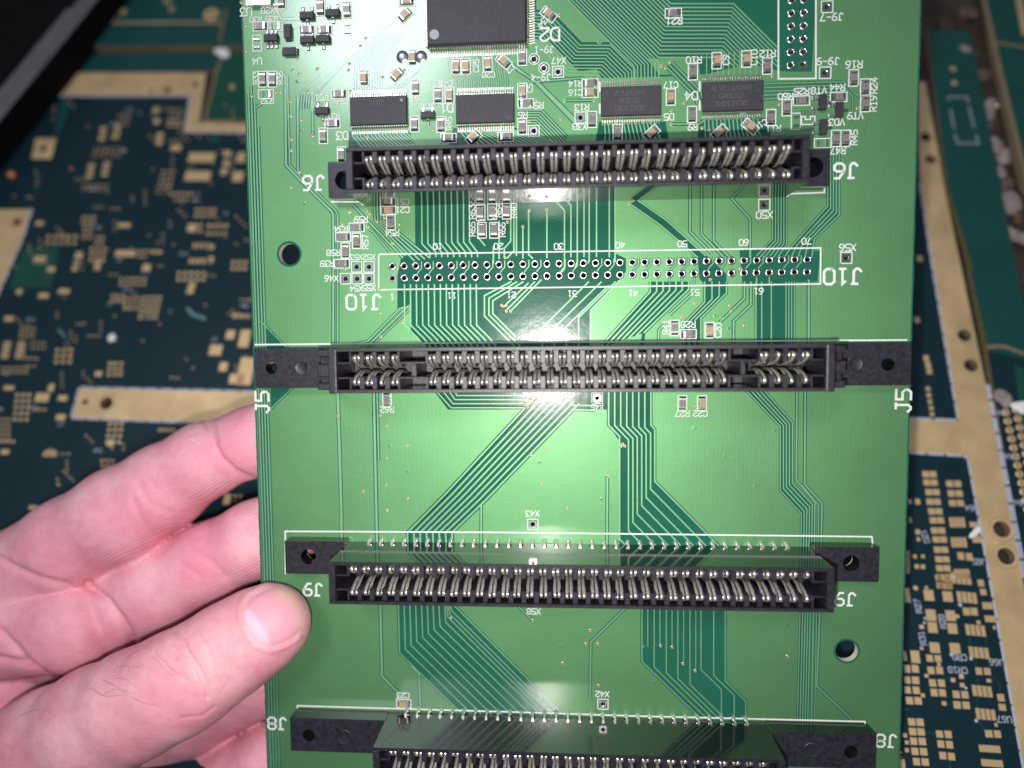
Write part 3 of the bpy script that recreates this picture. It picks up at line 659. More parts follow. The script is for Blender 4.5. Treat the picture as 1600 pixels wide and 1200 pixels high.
def bevel_mesh(me, off, seg=1):
    bm = bmesh.new(); bm.from_mesh(me)
    bmesh.ops.remove_doubles(bm, verts=bm.verts, dist=1e-7)
    bm.to_mesh(me); bm.free()
def connector(label, x0, x1, y0, y1, cx0, n, missing, ears, ear_h, hole_list, style, foot=None):
    """housing with slot, cell ribs, end walls and screw ears; contacts are its sub-parts"""
    yc = (y0+y1)/2; hw = (y1-y0)/2
    mb = MB(); wt = 0.72; ew = 1.35
    # side walls (gloss outside), end walls
    mb.box(x0, x1, y0, y0+wt, 0.35, HC, 0, top=1); mb.box(x0, x1, y1-wt, y1, 0.35, HC, 0, top=1)
    mb.box(x0, x0+ew, y0+wt, y1-wt, 0.35, HC, 1); mb.box(x1-ew, x1, y0+wt, y1-wt, 0.35, HC, 1)
    mb.box(x0+ew, x1-ew, y0+wt, y1-wt, 0.35, 1.8, 1)
    # ribs between the cells
    sl = 1.28
    xa = x0+ew; edges = []
    cells = [(cx0+i*PITCH-0.77, cx0+i*PITCH+0.77) for i in range(n) if i not in missing]
    solid = []; prev = xa
    pk0 = (xa+0.15, cells[0][0]-0.45); pk1 = (cells[-1][1]+0.45, x1-ew-0.15)
    gaps = list(cells)
    if pk0[1]-pk0[0] > 0.5: gaps = [pk0]+gaps
    if pk1[1]-pk1[0] > 0.5: gaps = gaps+[pk1]
    for k in range(len(cells)-1):
        a, b = cells[k][1], cells[k+1][0]
        if b-a > 2: gaps.append((a+0.5, b-0.5))
    gaps.sort()
    for (a, b) in gaps:
        if a-prev > 0.02: solid.append((prev, a))
        prev = b
    if x1-ew-prev > 0.02: solid.append((prev, x1-ew))
    hr = HC-0.35
    for (a, b) in solid:
        for s in (-1, 1):
            ya, yb = sorted((yc+s*sl, yc+s*(hw-wt)))
            mb.box(a, b, ya, yb, 1.8, hr-0.02*random.random(), 1, skip='b')
    for (a, b) in gaps:     # key blocks and end pockets are closed by a thin tongue at the slot side
        if (b-a) > 1.6 or (a, b) in (pk0, pk1):
            for s in (-1, 1):
                ya, yb = sorted((yc+s*sl, yc+s*(sl+0.38))); mb.box(a, b, ya, yb, 1.8, hr-0.1, 1, skip='b')
            if a not in (pk0[0], pk1[0]) and style == 'key': mb.box((a+b)/2-0.5, (a+b)/2+0.5, yc-sl, yc+sl, 1.8, hr-1.2, 1, skip='b')
    o = mb.build('edge_connector', [M['wall'], M['plastic']], board); tag(o, label)
    bv = o.modifiers.new('bevel', 'BEVEL'); bv.width = 0.00009; bv.segments = 1; bv.limit_method = 'ANGLE'
    # ears
    ey0, ey1 = ears[2], ears[3]
    for (ex0, ex1, hx) in ((ears[0], x0, hole_list[0]), (x1, ears[1], hole_list[-1])):
        hs = [circle(hx[0], hx[1], hx[2], 28)]
        if not (ex0 < hx[0]-hx[2] and hx[0]+hx[2] < ex1):
            # hole cut into by the housing: keep only the part outside it
            side_ = x0 if ex1 == x0 else x1
            sg = -1 if ex1 == x0 else 1
            pts = [p for p in circle(hx[0], hx[1], hx[2], 40) if (p[0]-side_)*sg > 0.05]
            pts.sort(key=lambda p: p[1]*sg)
            if sg > 0: outl = [(side_, ey0)] + [(side_, pts[0][1])] + pts + [(side_, pts[-1][1])] + [(side_, ey1), (ex1, ey1), (ex1, ey0)]
            else: outl = [(side_, ey1)] + [(side_, pts[0][1])] + pts + [(side_, pts[-1][1])] + [(side_, ey0), (ex0, ey0), (ex0, ey1)]
            hs = []
        else: outl = [(ex0, ey0), (ex1, ey0), (ex1, ey1), (ex0, ey1)]
        e = link('mounting_ear', plate_mesh('mounting_ear', outl, hs, 0.02, ear_h, [M['plastic'], M['wall']], side=1), o)
        bv = e.modifiers.new('bevel', 'BEVEL'); bv.width = 0.00016; bv.segments = 2; bv.limit_method = 'ANGLE'
    for (hx, hy, hr_) in hole_list[1:-1]:   # moulded ejector-pin circles
        c = MB(); c.lathe(hx, hy, [(hr_, ear_h+0.004), (hr_-0.1, ear_h+0.09), (hr_-0.22, ear_h+0.02), (0.01, ear_h+0.03)][::-1], 28); c.build('moulded_circle', M['plastic'], o, True)
    for i in range(n):
        if i in missing: continue
        for s in (1, -1):
            c = link('contact', random.choice(con_mes), o, (cx0+i*PITCH+random.uniform(-.07,.07), yc, random.uniform(-.2,.06)), 0 if s > 0 else math.pi)
            c.rotation_euler.z += random.uniform(-0.03, 0.03); c.rotation_euler.y = random.uniform(-0.012, 0.012)
    # tails soldered through the board, in a staggered row at the foot
    if foot is not None:
        tl = MB(); tl.box(-0.24, 0.24, -0.5, 0.05, 0.05, 2.0, 0); tl.poly([(-0.24,0.05,2.0),(-0.24,0.5,0.5),(0.24,0.5,0.5),(0.24,0.05,2.0)]); tl.lathe(0, 0.2, [(0.55,0.06),(0.42,0.3),(0.3,0.6),(0.05,0.65)], 10); tlm = tl.mesh('solder_tail', M['contact'], False)
        for i in range(n):
            if i in missing: continue
            link('solder_tail', tlm, o, (cx0+i*PITCH, foot, 0.05))
    return o
c6 = connector('edge connector nearest the chips, with short half-round ears', -5.3, 81.7, 12.65, 21.3, -0.95, 32, [], (-12.3, 89.1, 14.0, 21.2), 3.5, [(-8.9,17.6,1.95),(86.0,17.8,1.95)], 'plain')
c5 = connector('edge connector spanning the full board width with two key gaps', -9.5, 86.8, -26.0, -17.15, -4.45, 35, [4,5,29,30], (-29.35, 105.8, -25.7, -17.2), 3.5, [(-25.7,-21.4,1.3),(-19.05,-21.4,1.6),(94.9,-21.4,1.6),(101.3,-21.5,1.3)], 'key')
c9 = connector('edge connector below the middle, screw holes in plain ears', -10.85, 87.75, -68.5, -59.85, -6.0, 36, [], (-24.0, 100.5, -66.1, -58.9), 3.5, [(-18.84,-62.3,1.65),(95.06,-62.3,1.65)], 'plain', foot=-59.5)
c8 = connector('edge connector cut by the lower picture border', -2.7, 79.2, -106.7, -98.2, 1.4, 30, [], (-23.8, 100.6, -105.6, -98.1), 4.2, [(-19.7,-102.0,1.35),(-11.8,-102.2,1.7),(87.7,-102.0,1.7),(95.6,-102.0,1.35)], 'plain', foot=-97.85)
# stepped end blocks with three slots on the full-width connector
for (xa, xb) in ((-13.1, -9.52), (86.82, 90.3)):
    mb = MB(); n_ = 4
    mb.box(xa, xb, -25.75, -17.35, 3.52, 9.0, 1); mb.box(xa+0.0, xb, -25.6, -24.2, 9.0, 11.0, 1); mb.box(xa, xb, -22.9, -20.4, 9.0, 11.0, 1); mb.box(xa, xb, -18.9, -17.5, 9.0, 11.0, 1)
    e = mb.build('stepped_end_block', [M['wall'], M['plastic']], c5); bv = e.modifiers.new('bevel', 'BEVEL'); bv.width = 0.00015; bv.segments = 1
for (xa, xb) in ((-9.6, -8.0), (85.3, 86.9)):
    mb = MB(); mb.box(xa, xb, -26.05, -17.1, HC+0.01, HC+0.45, 0); e = mb.build('end_cap_rim', M['plastic'], c5); bv = e.modifiers.new('bevel', 'BEVEL'); bv.width = 0.00025; bv.segments = 2

# ================================================================== THE BENCH BEHIND: OTHER BOARDS, CASING, SCRAPS
M['navy'] = mask_mat('dark_teal_mask', (0.0045, 0.022, 0.032), 0.1, 0.30)
M['teal'] = mask_mat('teal_mask', (0.007, 0.060, 0.056), 0.1, 0.34)
M['green2'] = mask_mat('green_patch_mask', (0.007, 0.066, 0.044), 0.1, 0.34)
M['gold'] = simple('immersion_gold', (0.70, 0.50, 0.27), 0.45, 0.45, var=0.16, nscale=0.12, bump=0.15, bscale=0.6)
M['bgsilk'] = simple('pale_bluish_print', (0.42, 0.45, 0.56), 0.6, var=0.1)
M['bgedge'] = simple('brown_laminate_edge', (0.20, 0.15, 0.09), 0.7, var=0.3, nscale=1)
M['bench'] = simple('dark_brown_bench', (0.035, 0.024, 0.018), 0.8, var=0.6, nscale=0.12, bump=0.6, bscale=0.5)
M['olive'] = simple('masked_copper_border', (0.085, 0.075, 0.02), 0.4, var=0.2)
M['crumb'] = simple('brown_crumb', (0.11, 0.07, 0.055), 0.9, var=0.4, nscale=0.4, bump=0.8, bscale=1.0)
M['foam'] = simple('dusty_pinkish_foam', (0.27, 0.21, 0.205), 0.9, var=0.35, nscale=0.25, bump=0.8, bscale=0.8)
M['white'] = simple('white_paper_scrap', (0.75, 0.75, 0.76), 0.7, var=0.1)
M['case'] = simple('black_casing_plastic', (0.0015, 0.0015, 0.002), 0.8, var=0.3, nscale=0.3, spec=0.15)
M['casegrey'] = simple('grey_casing_trim', (0.085, 0.078, 0.088), 0.6, var=0.15, nscale=0.3)
M['brass'] = simple('yellow_metal_bead', (0.72, 0.60, 0.35), 0.2, 1.0, var=0.15)
M['orange'] = simple('orange_enamel_bead', (0.65, 0.22, 0.07), 0.35, var=0.15)
def bgplate(name, px, z0, z1, mats, parent=None, side=1, holes=()):
    P = [T(px_, py_, z1) for px_, py_ in px]
    return link(name, plate_mesh(name, P, [circle(*T(hx, hy, z1), r, 24) for hx, hy, r in holes], z0, z1, mats, side=side), parent)
def thing(name, label, cat, group=None):
    o = bpy.data.objects.new(name, None); COL.objects.link(o); tag(o, label, cat, group); o.empty_display_size = 0.01; return o
bench = MB(); bench.box(-600, 600, -600, 600, -30, -4.2, 0)
tag(bench.build('workbench', M['bench']), 'dark brown bench top under the scattered boards', None, kind='structure')
HOLES_BG = [(105,130,1.1),(305,132,1.2),(68,232,1.3),(27,347,1.5),(166,630,2.0),(133,628,0.9),(1507,524,1.9),(1517,571,1.9),(1565,827,2.1),(1572,869,2.1),(1447,214,1.7),(1455,249,1.7),(236,141,0.7),(262,141,1.3)]
pan = thing('panel_board', 'large dark teal bare board with gold frame strips, lying under the hand', 'circuit board')
bgplate('substrate', [(38,113),(325,112),(313,192),(470,197),(1300,150),(1436,120),(1447,122),(1478,300),(1541,600),(1602,920),(1700,1430),(-430,1430)], -2.4, 0, [M['navy'], M['bgedge']], pan, holes=HOLES_BG)
bgplate('mask_patch', [(36,385),(92,385),(80,450),(14,450)], 0.01, 0.01, [M['green2']], pan, 0)
for q in ([(97,150),(113,160),(92,212),(84,210)], [(66,268),(72,256),(58,300),(52,300)], [(320,212),(345,213),(343,222),(330,223)]): bgplate('mask_patch', q, 0.012, 0.012, [M['teal']], pan, 0)
def hs(poly): return [h for h in HOLES_BG if inside(h[:2], poly)]
def strip(poly, name='gold_strip', z=0.05, parent=None):
    return bgplate(name, poly, z, z, [M['gold']], parent or pan, 0, holes=hs(poly))
strip([(60,114),(322,113.5),(311,191),(430,195),(430,207),(288,205),(297,149),(46,149)])
strip([(-130,327),(50,327),(35,372),(-8,468),(-60,600),(-200,600)])
strip([(125,607),(395,613),(800,629),(1425,655),(1499,658),(1488,600),(1455,400),(1437,275),(1434,128),(1446,128),(1477,300),(1540,600),(1598,905),(1690,1400),(1632,1400),(1547,905),(1513,716),(1505,711),(1425,706),(800,684),(395,664),(113,652)])
def bgline(pts, w, mat='bgsilk', dash=None, parent=None, z=0.09, name='printed_line'):
    P = [Vector(T(*p)) for p in pts]; mb = MB()
    if dash is None: mb.ribbon([tuple(p) for p in P], w, z)
    else:
        for a, b in zip(P[:-1], P[1:]):
            L = (b-a).length; n = max(1, int(L/dash)); d = (b-a)/n
            for k in range(n): mb.ribbon([tuple(a+d*(k+0.04)), tuple(a+d*(k+0.93))], w, z)
    mb.build(name, M[mat], parent or pan)
for pl in ([(46,150.5),(297,150.5),(288,206.5),(430,208.5)],[(51,325),(36,373),(-7,470),(-60,602)],[(400,612),(124,605.5),(111,653.5),(400,664)],[(1420,653.5),(1497,656.5),(1487,600),(1454,400),(1437,285)],[(1420,707.5),(1505,712.5),(1512,717),(1546,905),(1600,1210)],[(1541.5,600),(1599.5,905)]):
    bgline(pl, 0.55, dash=4.6)
# hole collars
clm = MB(); clm.lathe(0,0,[(2.9,0.0),(3.0,0.05),(3.1,0.0)],28); collar_me = clm.mesh('hole_collar', simple('dull_gold_scribed_ring',(0.34,0.27,0.10),0.6,0.2), True)
for (hx, hy, r) in HOLES_BG:
    if r > 1.4: o = link('hole_collar', collar_me, pan, (*T(hx, hy), 0.06)); o.scale = ((r+0.9)/2.9,)*2+(1,)
um = MB(); um.box(-0.5,0.5,-0.5,0.5,0,1); unit_me = um.mesh('gold_pad', M['gold'])
smallpads = MB(); small_r = MB()
def bgpad(px, py, w, h, parent=None, rz=0.0, force=False):
    """one gold land; w, h in photo pixels"""
    if px < 700: w *= 0.88; h *= 0.86
    x, y = T(px, py); x2, _ = T(px+w, py); _, y2 = T(px, py+h); sx, sy = abs(x2-x), abs(y2-y)
    if max(w, h) >= 9.5 or force:
        o = link('gold_pad', unit_me, parent or pan, (x, y, 0.004), rz); o.scale = (sx, sy, 0.06)
    else:
        (smallpads if (parent is None or parent is pan) else small_r).box(x-sx/2, x+sx/2, y-sy/2, y+sy/2, 0.004, 0.06, 0, skip='b')
def grid(px, py, nx, ny, dx, dy, w, h, shx=0.0, parent=None, rz=0.0):
    for j in range(ny):
        for i in range(nx): bgpad(px+i*dx+j*shx, py+j*dy, w*0.74, h*0.70, parent, rz)
# left, upper
o = bgplate('gold_pad', [(56,216),(88,216),(80,248),(49,248)], 0.03, 0.03, [M['gold']], pan, 0, holes=hs([(56,216),(88,216),(80,248),(49,248)]))
for a in ((315,246,46,17),(309,275,45,17),(355,240,12,11),(354,255,12,10),(377,246,14,18),(350,268,11,12),(372,276,18,18),(250,212,12,10),(249,222,11,9),(275,231,18,11),(244,172,11,10),(245,190,10,9)): bgpad(*a)
for cx, cy in ((162,210),(184,207),(143,268),(167,265)):
    for k in range(3): bgpad(cx-1.6*k, cy-9+8*k, 11, 6.6, force=True)
grid(268,172,3,4,7,8,5,5.5,-1); grid(262,190,4,2,7,6,5,4); grid(188,180,3,3,7,7,4.5,4.5,-2); grid(150,232,6,3,8,6,5,4,-2); grid(132,290,6,2,7,6,5,4,-1); grid(255,268,3,5,8,8,6,6,-2)
# left, middle
grid(76,370,5,2,10.6,9.5,8.6,8,-2); grid(131,340,3,2,8,8,7,7,-1); grid(133,355,2,3,9,8,7,7,-1); bgpad(62,349,14,8); bgpad(194,352,22,8); bgpad(123,399,12,12); bgpad(120,411,10,8); bgpad(117,420,9.6,8)
grid(144,389,3,3,9.4,8.6,8,7.4,-1); grid(152,371,2,2,8,8,7,6.5,-1); bgpad(196,396,36,11); bgpad(153,411,12,8); bgpad(152,419,11,7); grid(218,393,4,1,9,8,7.5,7.5); grid(218,401,2,1,8,8,6.5,6); grid(242,394,2,1,8,8,9.6,8)
bgpad(229,418,14,12); grid(190,436,5,2,9,8,7,7,-1); grid(176,462,3,2,8,8,7,6); grid(197,466,4,3,8.4,8,7,6.6,-1); grid(225,465,4,5,8.2,7.8,7.4,6.8,-1.6); bgpad(100,455,20,9); bgpad(68,462,18,9); bgpad(30,456,10,9); bgpad(62,404,18,9); grid(55,402,3,2,8,8,6,6); bgpad(80,421,14,9)
grid(308,328,4,2,9,9,8.2,7.6,-1); bgpad(300,356,16,14); grid(303,352,2,2,10,9,8,7.6); grid(327,353,4,1,8.8,9,8,9.6); grid(325,365,4,1,8.8,8,7.6,7); grid(304,384,4,1,7.4,9,6.6,13); bgpad(330,386,9.6,9); grid(298,408,5,1,7,9,6.4,13); bgpad(329,406,9.8,11); grid(280,427,5,2,9.6,9.4,8.4,8.2,-1); bgpad(300,446,12,10); bgpad(297,455,12,9)
grid(365,410,3,2,9.4,9.4,8.4,8.2,-1); grid(366,494,4,1,7.2,8,6.6,10); bgpad(382,529,18,32); bgpad(360,523,15,16); bgpad(337,547,22,19); bgpad(349,573,14,16); bgpad(384,580,26,50); bgpad(370,592,26,18)
grid(268,303,5,1,7.5,8,6,8); grid(246,300,3,1,8,8,7,7); grid(275,312,3,1,8,8,7,6)
grid(90,547,3,3,10.4,9.2,9,7.8,-1); grid(172,568,3,3,8.8,8.6,7.6,7.4,-1); bgpad(154,584,12,9); bgpad(14,498,16,9)
for k in range(5): bgpad(12-1.2*k,536+5.5*k,13,4.6,force=True); bgpad(34-1.2*k,536+5.5*k,13,4.6,force=True)
grid(34,513,4,3,6.5,6.5,5,5,-1); grid(50,536,4,2,6.5,8,4.6,4.6); grid(40,560,4,1,6,8,4.6,4.6); grid(4,575,6,2,7.5,7,6,5)
grid(27,617,3,5,9.4,9.6,8.4,7.8,-1); bgpad(66,621,24,16); grid(54,640,3,1,8,8,7,6); bgpad(98,622,16,10); bgpad(80,606,10,14); bgpad(14,606,18,8); bgpad(95,652,16,11); grid(172,662,3,4,9.2,9.6,8.2,7.8,-1.4); bgpad(173,692,12,12); bgpad(79,708,20,10); bgpad(78,710,24,8); grid(250,672,4,1,7,8,6,7); grid(160,720,3,2,8,8,7,7); bgpad(52,793,16,8)
grid(0,690,4,1,7,8,6,7); bgpad(8,706,14,9); grid(0,655,3,5,7,8,5.6,6); bgpad(355,780,12,20); grid(368,775,2,3,8,8,6.5,6.5)
# tiny via dots scattered over the left field
rs = random.Random(5)
for k in range(150):
    px, py = rs.uniform(-20, 395), rs.uniform(155, 760)
    if inside((px, py), [(-130,320),(60,320),(30,380),(-8,475),(-60,600),(-200,600)]) or 600 < py < 668: continue
    n_ = rs.choice((1,1,2,3,4)); dx, dy = rs.choice(((6,0),(0,7),(5,5)))
    for i in range(n_): bgpad(px+dx*i, py+dy*i, 3.2, 2.6)
# right field below the cross strip
rows = [(741,185),(754,192),(769,205),(784,211),(799,222),(813,232),(829,240),(843,250),(859,258),(874,266),(888,272),(902,278),(915,284)]
for y, x in rows:
    for d in (0, 46): bgpad(1400+(x+d)/4.0, y, 10.4, 9.6)
for y, x in ((756,335),(771,345),(786,352)):
    for d in (0, 50): bgpad(1400+(x+d)/4.0, y, 10.6, 9.8)
for (x, y) in ((345,865),(355,990),(375,1188)):
    for k in range(4): bgpad(1400+(x+25*k)/4.0, 600+y/4.0, 5.2, 15.5)
for (x, y, w, h) in ((405,1075,40,46),(457,1080,40,46),(490,880,60,34),(505,970,56,44),(135,735,30,34),(88,735,18,28),(90,850,14,34),(135,925,26,30),(140,970,22,24),(118,1078,22,22),(168,1078,22,22),(130,1140,26,26),(168,1142,26,26)): bgpad(1400+x/4, 600+y/4, w/4, h/4)
for k in range(10): bgpad(1418.5, 862+3.6*k, 6, 2.2)
R8 = [(205,120,60,68),(322,128,60,64),(190,72,20,18),(122,75,26,26),(70,120,32,90),(265,10,40,34),(318,18,40,34),(275,58,42,40),(328,62,42,40),(530,44,38,42),(545,100,38,40),(572,186,64,42),(588,268,66,40),(440,222,42,48),(488,222,42,48),
 (218,245,60,72),(340,248,60,66),(228,322,58,66),(352,328,58,66),(383,252,22,22),(160,318,28,26),(515,290,24,24),(615,322,18,22),(242,448,62,66),(368,452,64,66),(120,505,54,78),(55,500,20,60),(210,514,40,44),(262,516,40,42),(160,452,22,20),(218,590,42,46),(272,590,42,46),(268,552,20,22),(190,624,24,22),(228,668,42,46),(284,670,42,46),(238,728,42,46),(290,730,42,46),
 (70,580,36,48),(120,580,42,48),(70,650,36,44),(122,652,44,46),(72,712,38,44),(126,714,42,46),(84,778,44,46),(138,780,44,46),(168,746,24,24),(518,595,40,44),(570,596,40,44),(356,650,26,26),(408,628,28,28),(414,682,28,28),(376,740,42,46),(430,742,42,46),(382,806,44,46),(438,808,44,46),(300,796,28,26),(580,654,28,22),(655,760,42,46),(664,820,44,42),
 (98,912,44,46),(150,914,44,46),(104,972,44,46),(156,974,44,46),(110,1032,42,46),(164,1034,44,46),(118,1096,42,46),(172,1098,44,46),(128,1160,42,46),(182,1162,44,46),(272,988,42,44),(326,990,42,46),(280,1050,42,46),(334,1054,42,46),(292,1122,42,46),(346,1128,42,46),(580,986,46,46),(634,988,42,46),(585,1080,132,44),(600,1170,134,44),(625,930,18,24),(55,996,26,26),(68,1040,24,24),(68,1088,24,26),(38,1172,34,56),(28,1110,20,30),(30,1120,18,22)]
for (x, y, w, h) in R8: bgpad(1400+x/4, 900+y/4, w/4, h/4)
for (x, y) in ((395,130),(448,335),(470,475),(490,715),(512,860),(358,12)):
    for k in range(4): bgpad(1400+(x+32*k)/4, 900+(y+3*k)/4, 6.4, 17)
for (x, y) in ((200,30),(205,70),(212,110),(220,150),(225,190)): bgpad(1400+x/4, 600+y/4, 6.5, 6.5)
for (x, y) in ((1437,404),(1433,500),(1447,560),(1450,570),(1452,580)): bgpad(x, y, 8, 9)
# faint tracks on the right field
for pl in ([(1485,1200),(1482,1150)],[(1445,1144),(1460,1147)],[(1522,1010),(1528,1060),(1527,1120),(1538,1142)],[(1548,1055),(1562,1068),(1563,1085)],[(1410,925),(1402,935)],[(1475,1100),(1490,1102)],[(1510,975),(1516,1010)],[(1538,985),(1546,1040)],[(1420,1108),(1402,1108)],[(1468,1052),(1485,1063)]):
    bgline(pl, 0.22, 'green2', z=0.02, name='faint_track')
tag(smallpads.build('small_gold_lands', M['gold'], pan), None, kind='stuff')
def bgtxt(s, px, py, hp, deg, parent=None):
    x, y = T(px, py); h = hp*0.165; mb = MB(); text_strokes(mb, s, x, y, h, math.radians(deg), 0.09, lw=0.16); mb.build('printed_marking', M['bgsilk'], parent or pan)
for a in (('U66',1557,1035,8,180),('U67',1569,1124,8,180),('CR8',1499,1027,8,180),('CR18',1496,1047,8,180),('U65',1530,878,8,180),('U64',1518,794,8,180),('R27',1434,947,8,95),('R28',1472,971,8,95),('R31',1441,997,8,95),('D21',1445,838,8,105)): bgtxt(*a)
for (px, py) in ((202,172),(177,194),(194,235),(244,186),(154,356),(187,406),(228,424),(287,397),(305,313),(353,333),(199,452),(335,530),(48,500),(382,478),(146,296),(10,583),(95,662),(153,704),(53,637),(0,640),(172,474)):
    bgtxt(rs.choice(['C12','R84','U9','C7','R6']), px, py, 6, 180)
for (px, py, w) in ((1517,1029,5),(1525,1126,5),(1509,1075,4),(1486,1023,5),(1445,966,4),(1444,973,4),(1490,902,5),(1500,945,6)):
    mb = MB(); mb.ngon(*T(px,py), 0.09, w*0.08, 10); mb.build('printed_dot', M['bgsilk'], pan)
# neighbour boards on the right
nb1 = thing('neighbour_board', 'narrow teal bare board beside the gold stripe, at the upper right', 'circuit board')
bgplate('substrate', [(1449,45),(1515,50),(1545,190),(1575,350),(1600,480),(1640,600),(1541,543),(1508,380),(1481,292)], -2.6, -0.5, [M['teal'], M['bgedge']], nb1)
bgline([(1482,300),(1518,420)], 1.3, 'olive', z=-0.46, parent=nb1, name='dull_border'); bgline([(1519,446),(1541,540)], 1.3, 'olive', z=-0.46, parent=nb1, name='dull_border'); bgline([(1543,541),(1570,540),(1602,552)], 1.0, 'bgedge', z=-0.44, parent=nb1, name='routed_slot')
bgline([(1467,215),(1480,290)], 1.2, 'olive', z=-0.46, parent=nb1, name='dull_border')
for pl in ([(1482,155),(1484,150),(1512,150),(1514,158)],[(1486,170),(1492,200)],[(1515,165),(1523,198)],[(1493,208),(1497,222),(1530,223),(1526,210)]): bgline(pl, 0.36, z=-0.4, parent=nb1)
for p in ((1490,106),(1492,128)): 
    mb = MB(); mb.ngon(*T(*p), -0.4, 1.0, 16); mb.build('round_gold_pad', M['gold'], nb1)
nb2 = thing('neighbour_board', 'dark board with a column of gold-rimmed holes at the right border', 'circuit board')
bgplate('substrate', [(1543,548),(1605,562),(1720,640),(1850,1430),(1704,1430),(1604,918)], -2.5, -0.1, [M['navy'], M['bgedge']], nb2)
vr = MB(); vr.lathe(0,0,[(0.35,0.0),(0.45,0.1),(0.85,0.1),(1.0,0.0)],14); vring = vr.mesh('gold_ring', M['gold'], True)
for k in range(12): link('gold_ring', vring, nb2, (*T(1572+3.1*k, 644+13.8*k), -0.08))
for k in range(12): link('gold_ring', vring, nb2, (*T(1588+3.1*k, 640+13.8*k), -0.08))
bgline([(1545,600),(1605,905),(1625,1010)], 0.55, dash=4.6, parent=nb2, z=-0.05)
for (px, py) in ((1564,645),(1576,713),(1590,785)): bgtxt('R4', px, py, 8, 180, nb2)
bgplate('mask_patch', [(1585,570),(1640,590),(1660,800),(1612,800)], -0.06, -0.06, [M['green2']], nb2, 0)
nb3 = thing('neighbour_board', 'teal board with a tan edge in the upper right corner', 'circuit board')
bgplate('substrate', [(1527,-80),(1760,-80),(1760,420),(1625,330),(1600,285),(1572,165),(1552,75)], -1.8, 0.9, [M['teal'], M['bgedge']], nb3)
bgline([(1526,-40),(1552,78),(1573,168),(1604,296)], 1.5, 'bgedge', z=0.96, parent=nb3, name='tan_border'); bgline([(1552,70),(1605,78)], 1.1, 'bgedge', z=1.0, parent=nb3, name='tan_border'); bgline([(1585,-20),(1600,60)], 2.2, 'gold', z=1.0, parent=nb3, name='gold_border')
# boards at the upper left
nb4 = thing('neighbour_board', 'teal board behind the casing, along the upper left border', 'circuit board')
bgplate('substrate', [(80,-80),(560,-80),(560,70),(70,72)], -2, 1.6, [M['teal'], M['bgedge']], nb4)
bgline([(90,41),(348,41)], 0.8, 'gold', z=1.66, parent=nb4, name='gold_border'); bgline([(356,20),(346,72)], 0.8, 'bgedge', z=1.66, parent=nb4, name='routed_slot')
link('gold_ring', vring, nb4, (*T(330,22,1.6), 1.64)).scale = (2.9, 2.9, 1)
for a in ((190,18,16,14),(268,14,10,8),(262,2,14,8),(176,28,18,6)):
    x, y = T(a[0], a[1], 1.6); o = link('gold_pad', unit_me, nb4, (x, y, 1.6)); o.scale = (a[2]*.2, a[3]*.2, 0.05)
nb5 = thing('neighbour_board', 'thin teal strip of board above the gold corner strip', 'circuit board')
bgplate('substrate', [(60,83),(345,81),(335,110),(50,111)], -2.2, -0.2, [M['teal'], M['bgedge']], nb5)
nb6 = thing('neighbour_board', 'dark green board tucked under the top left edge of the held board', 'circuit board')
bgplate('substrate', [(349,81),(520,81),(520,190),(318,189),(338,112)], -2.3, -0.3, [M['green2'], M['bgedge']], nb6)
bgline([(318,188),(430,190)], 0.8, 'bgedge', z=-0.25, parent=nb6, name='gold_border'); bgline([(348,82),(337,112),(319,187)], 0.9, 'bgedge', z=-0.25, parent=nb6, name='gold_border')
link('gold_ring', vring, nb6, (*T(362,134), -0.28))
# casing in the corner
cas = thing('device_casing', 'black plastic casing with a slanted grey rim in the upper left corner', 'casing')
z1 = 13.0; A3 = [(*T(x, y, z1), z1) for x, y in ((-260,464),(-2,142),(104,14),(112,13),(232,-140))]; B3_ = [(*T(x, y, z1-2), z1-2) for x, y in ((-260,503),(0,188),(120,40),(152,0),(264,-140))]
mb = MB(); mb.poly(A3+[(*T(-260,-140,z1), z1)]); mb.build('top_panel', M['case'], cas)
mb = MB()
for k in range(4): mb.poly([A3[k], B3_[k], B3_[k+1], A3[k+1]])
mb.build('grey_trim', M['casegrey'], cas)
mb = MB()
for k in range(4): a, b = B3_[k], B3_[k+1]; mb.poly([a, (a[0], a[1], -4), (b[0], b[1], -4), b])
mb.build('side_wall', M['case'], cas)
# scraps and beads
def lump(name, mat, px, py, z, sx, sy, sz, seed, label, cat, group=None, rough=0.45):
    bm = bmesh.new(); bmesh.ops.create_icosphere(bm, subdivisions=3, radius=1.0); r_ = random.Random(seed)
    ph = [(Vector((r_.gauss(0,1), r_.gauss(0,1), r_.gauss(0,1))).normalized()*r_.uniform(1.5,4.5), r_.uniform(0,6)) for _ in range(7)]
    for v in bm.verts:
        d = 1+rough*sum(math.sin(v.co.dot(k)+p) for k, p in ph)/3.5
        v.co = Vector((v.co.x*sx*d, v.co.y*sy*d, v.co.z*sz*d))*S
    for f in bm.faces: f.smooth = True
    me_ = bpy.data.meshes.new(name); bm.to_mesh(me_); bm.free(); me_.materials.append(M[mat])
    o = link(name, me_, None, (*T(px, py, z), z), r_.uniform(0,3)); return tag(o, label, cat, group)
lump('foam_scrap', 'foam', 1538, 176, -2.5, 2.6, 5.2, 2, 1, 'long pale foam scrap in the gap, nearest the narrow teal board', 'scrap')
lump('foam_scrap', 'foam', 1552, 226, -2.5, 2.4, 3.6, 2, 2, 'pale foam scrap below the long one in the gap', 'scrap')
lump('foam_scrap', 'foam', 1568, 246, -2.5, 2.6, 3.0, 2, 3, 'pinkish foam scrap beside the tan board edge', 'scrap')
lump('foam_scrap', 'foam', 1562, 270, -2.6, 1.6, 2.4, 1.5, 4, 'small pale foam scrap at the dark end of the gap', 'scrap')
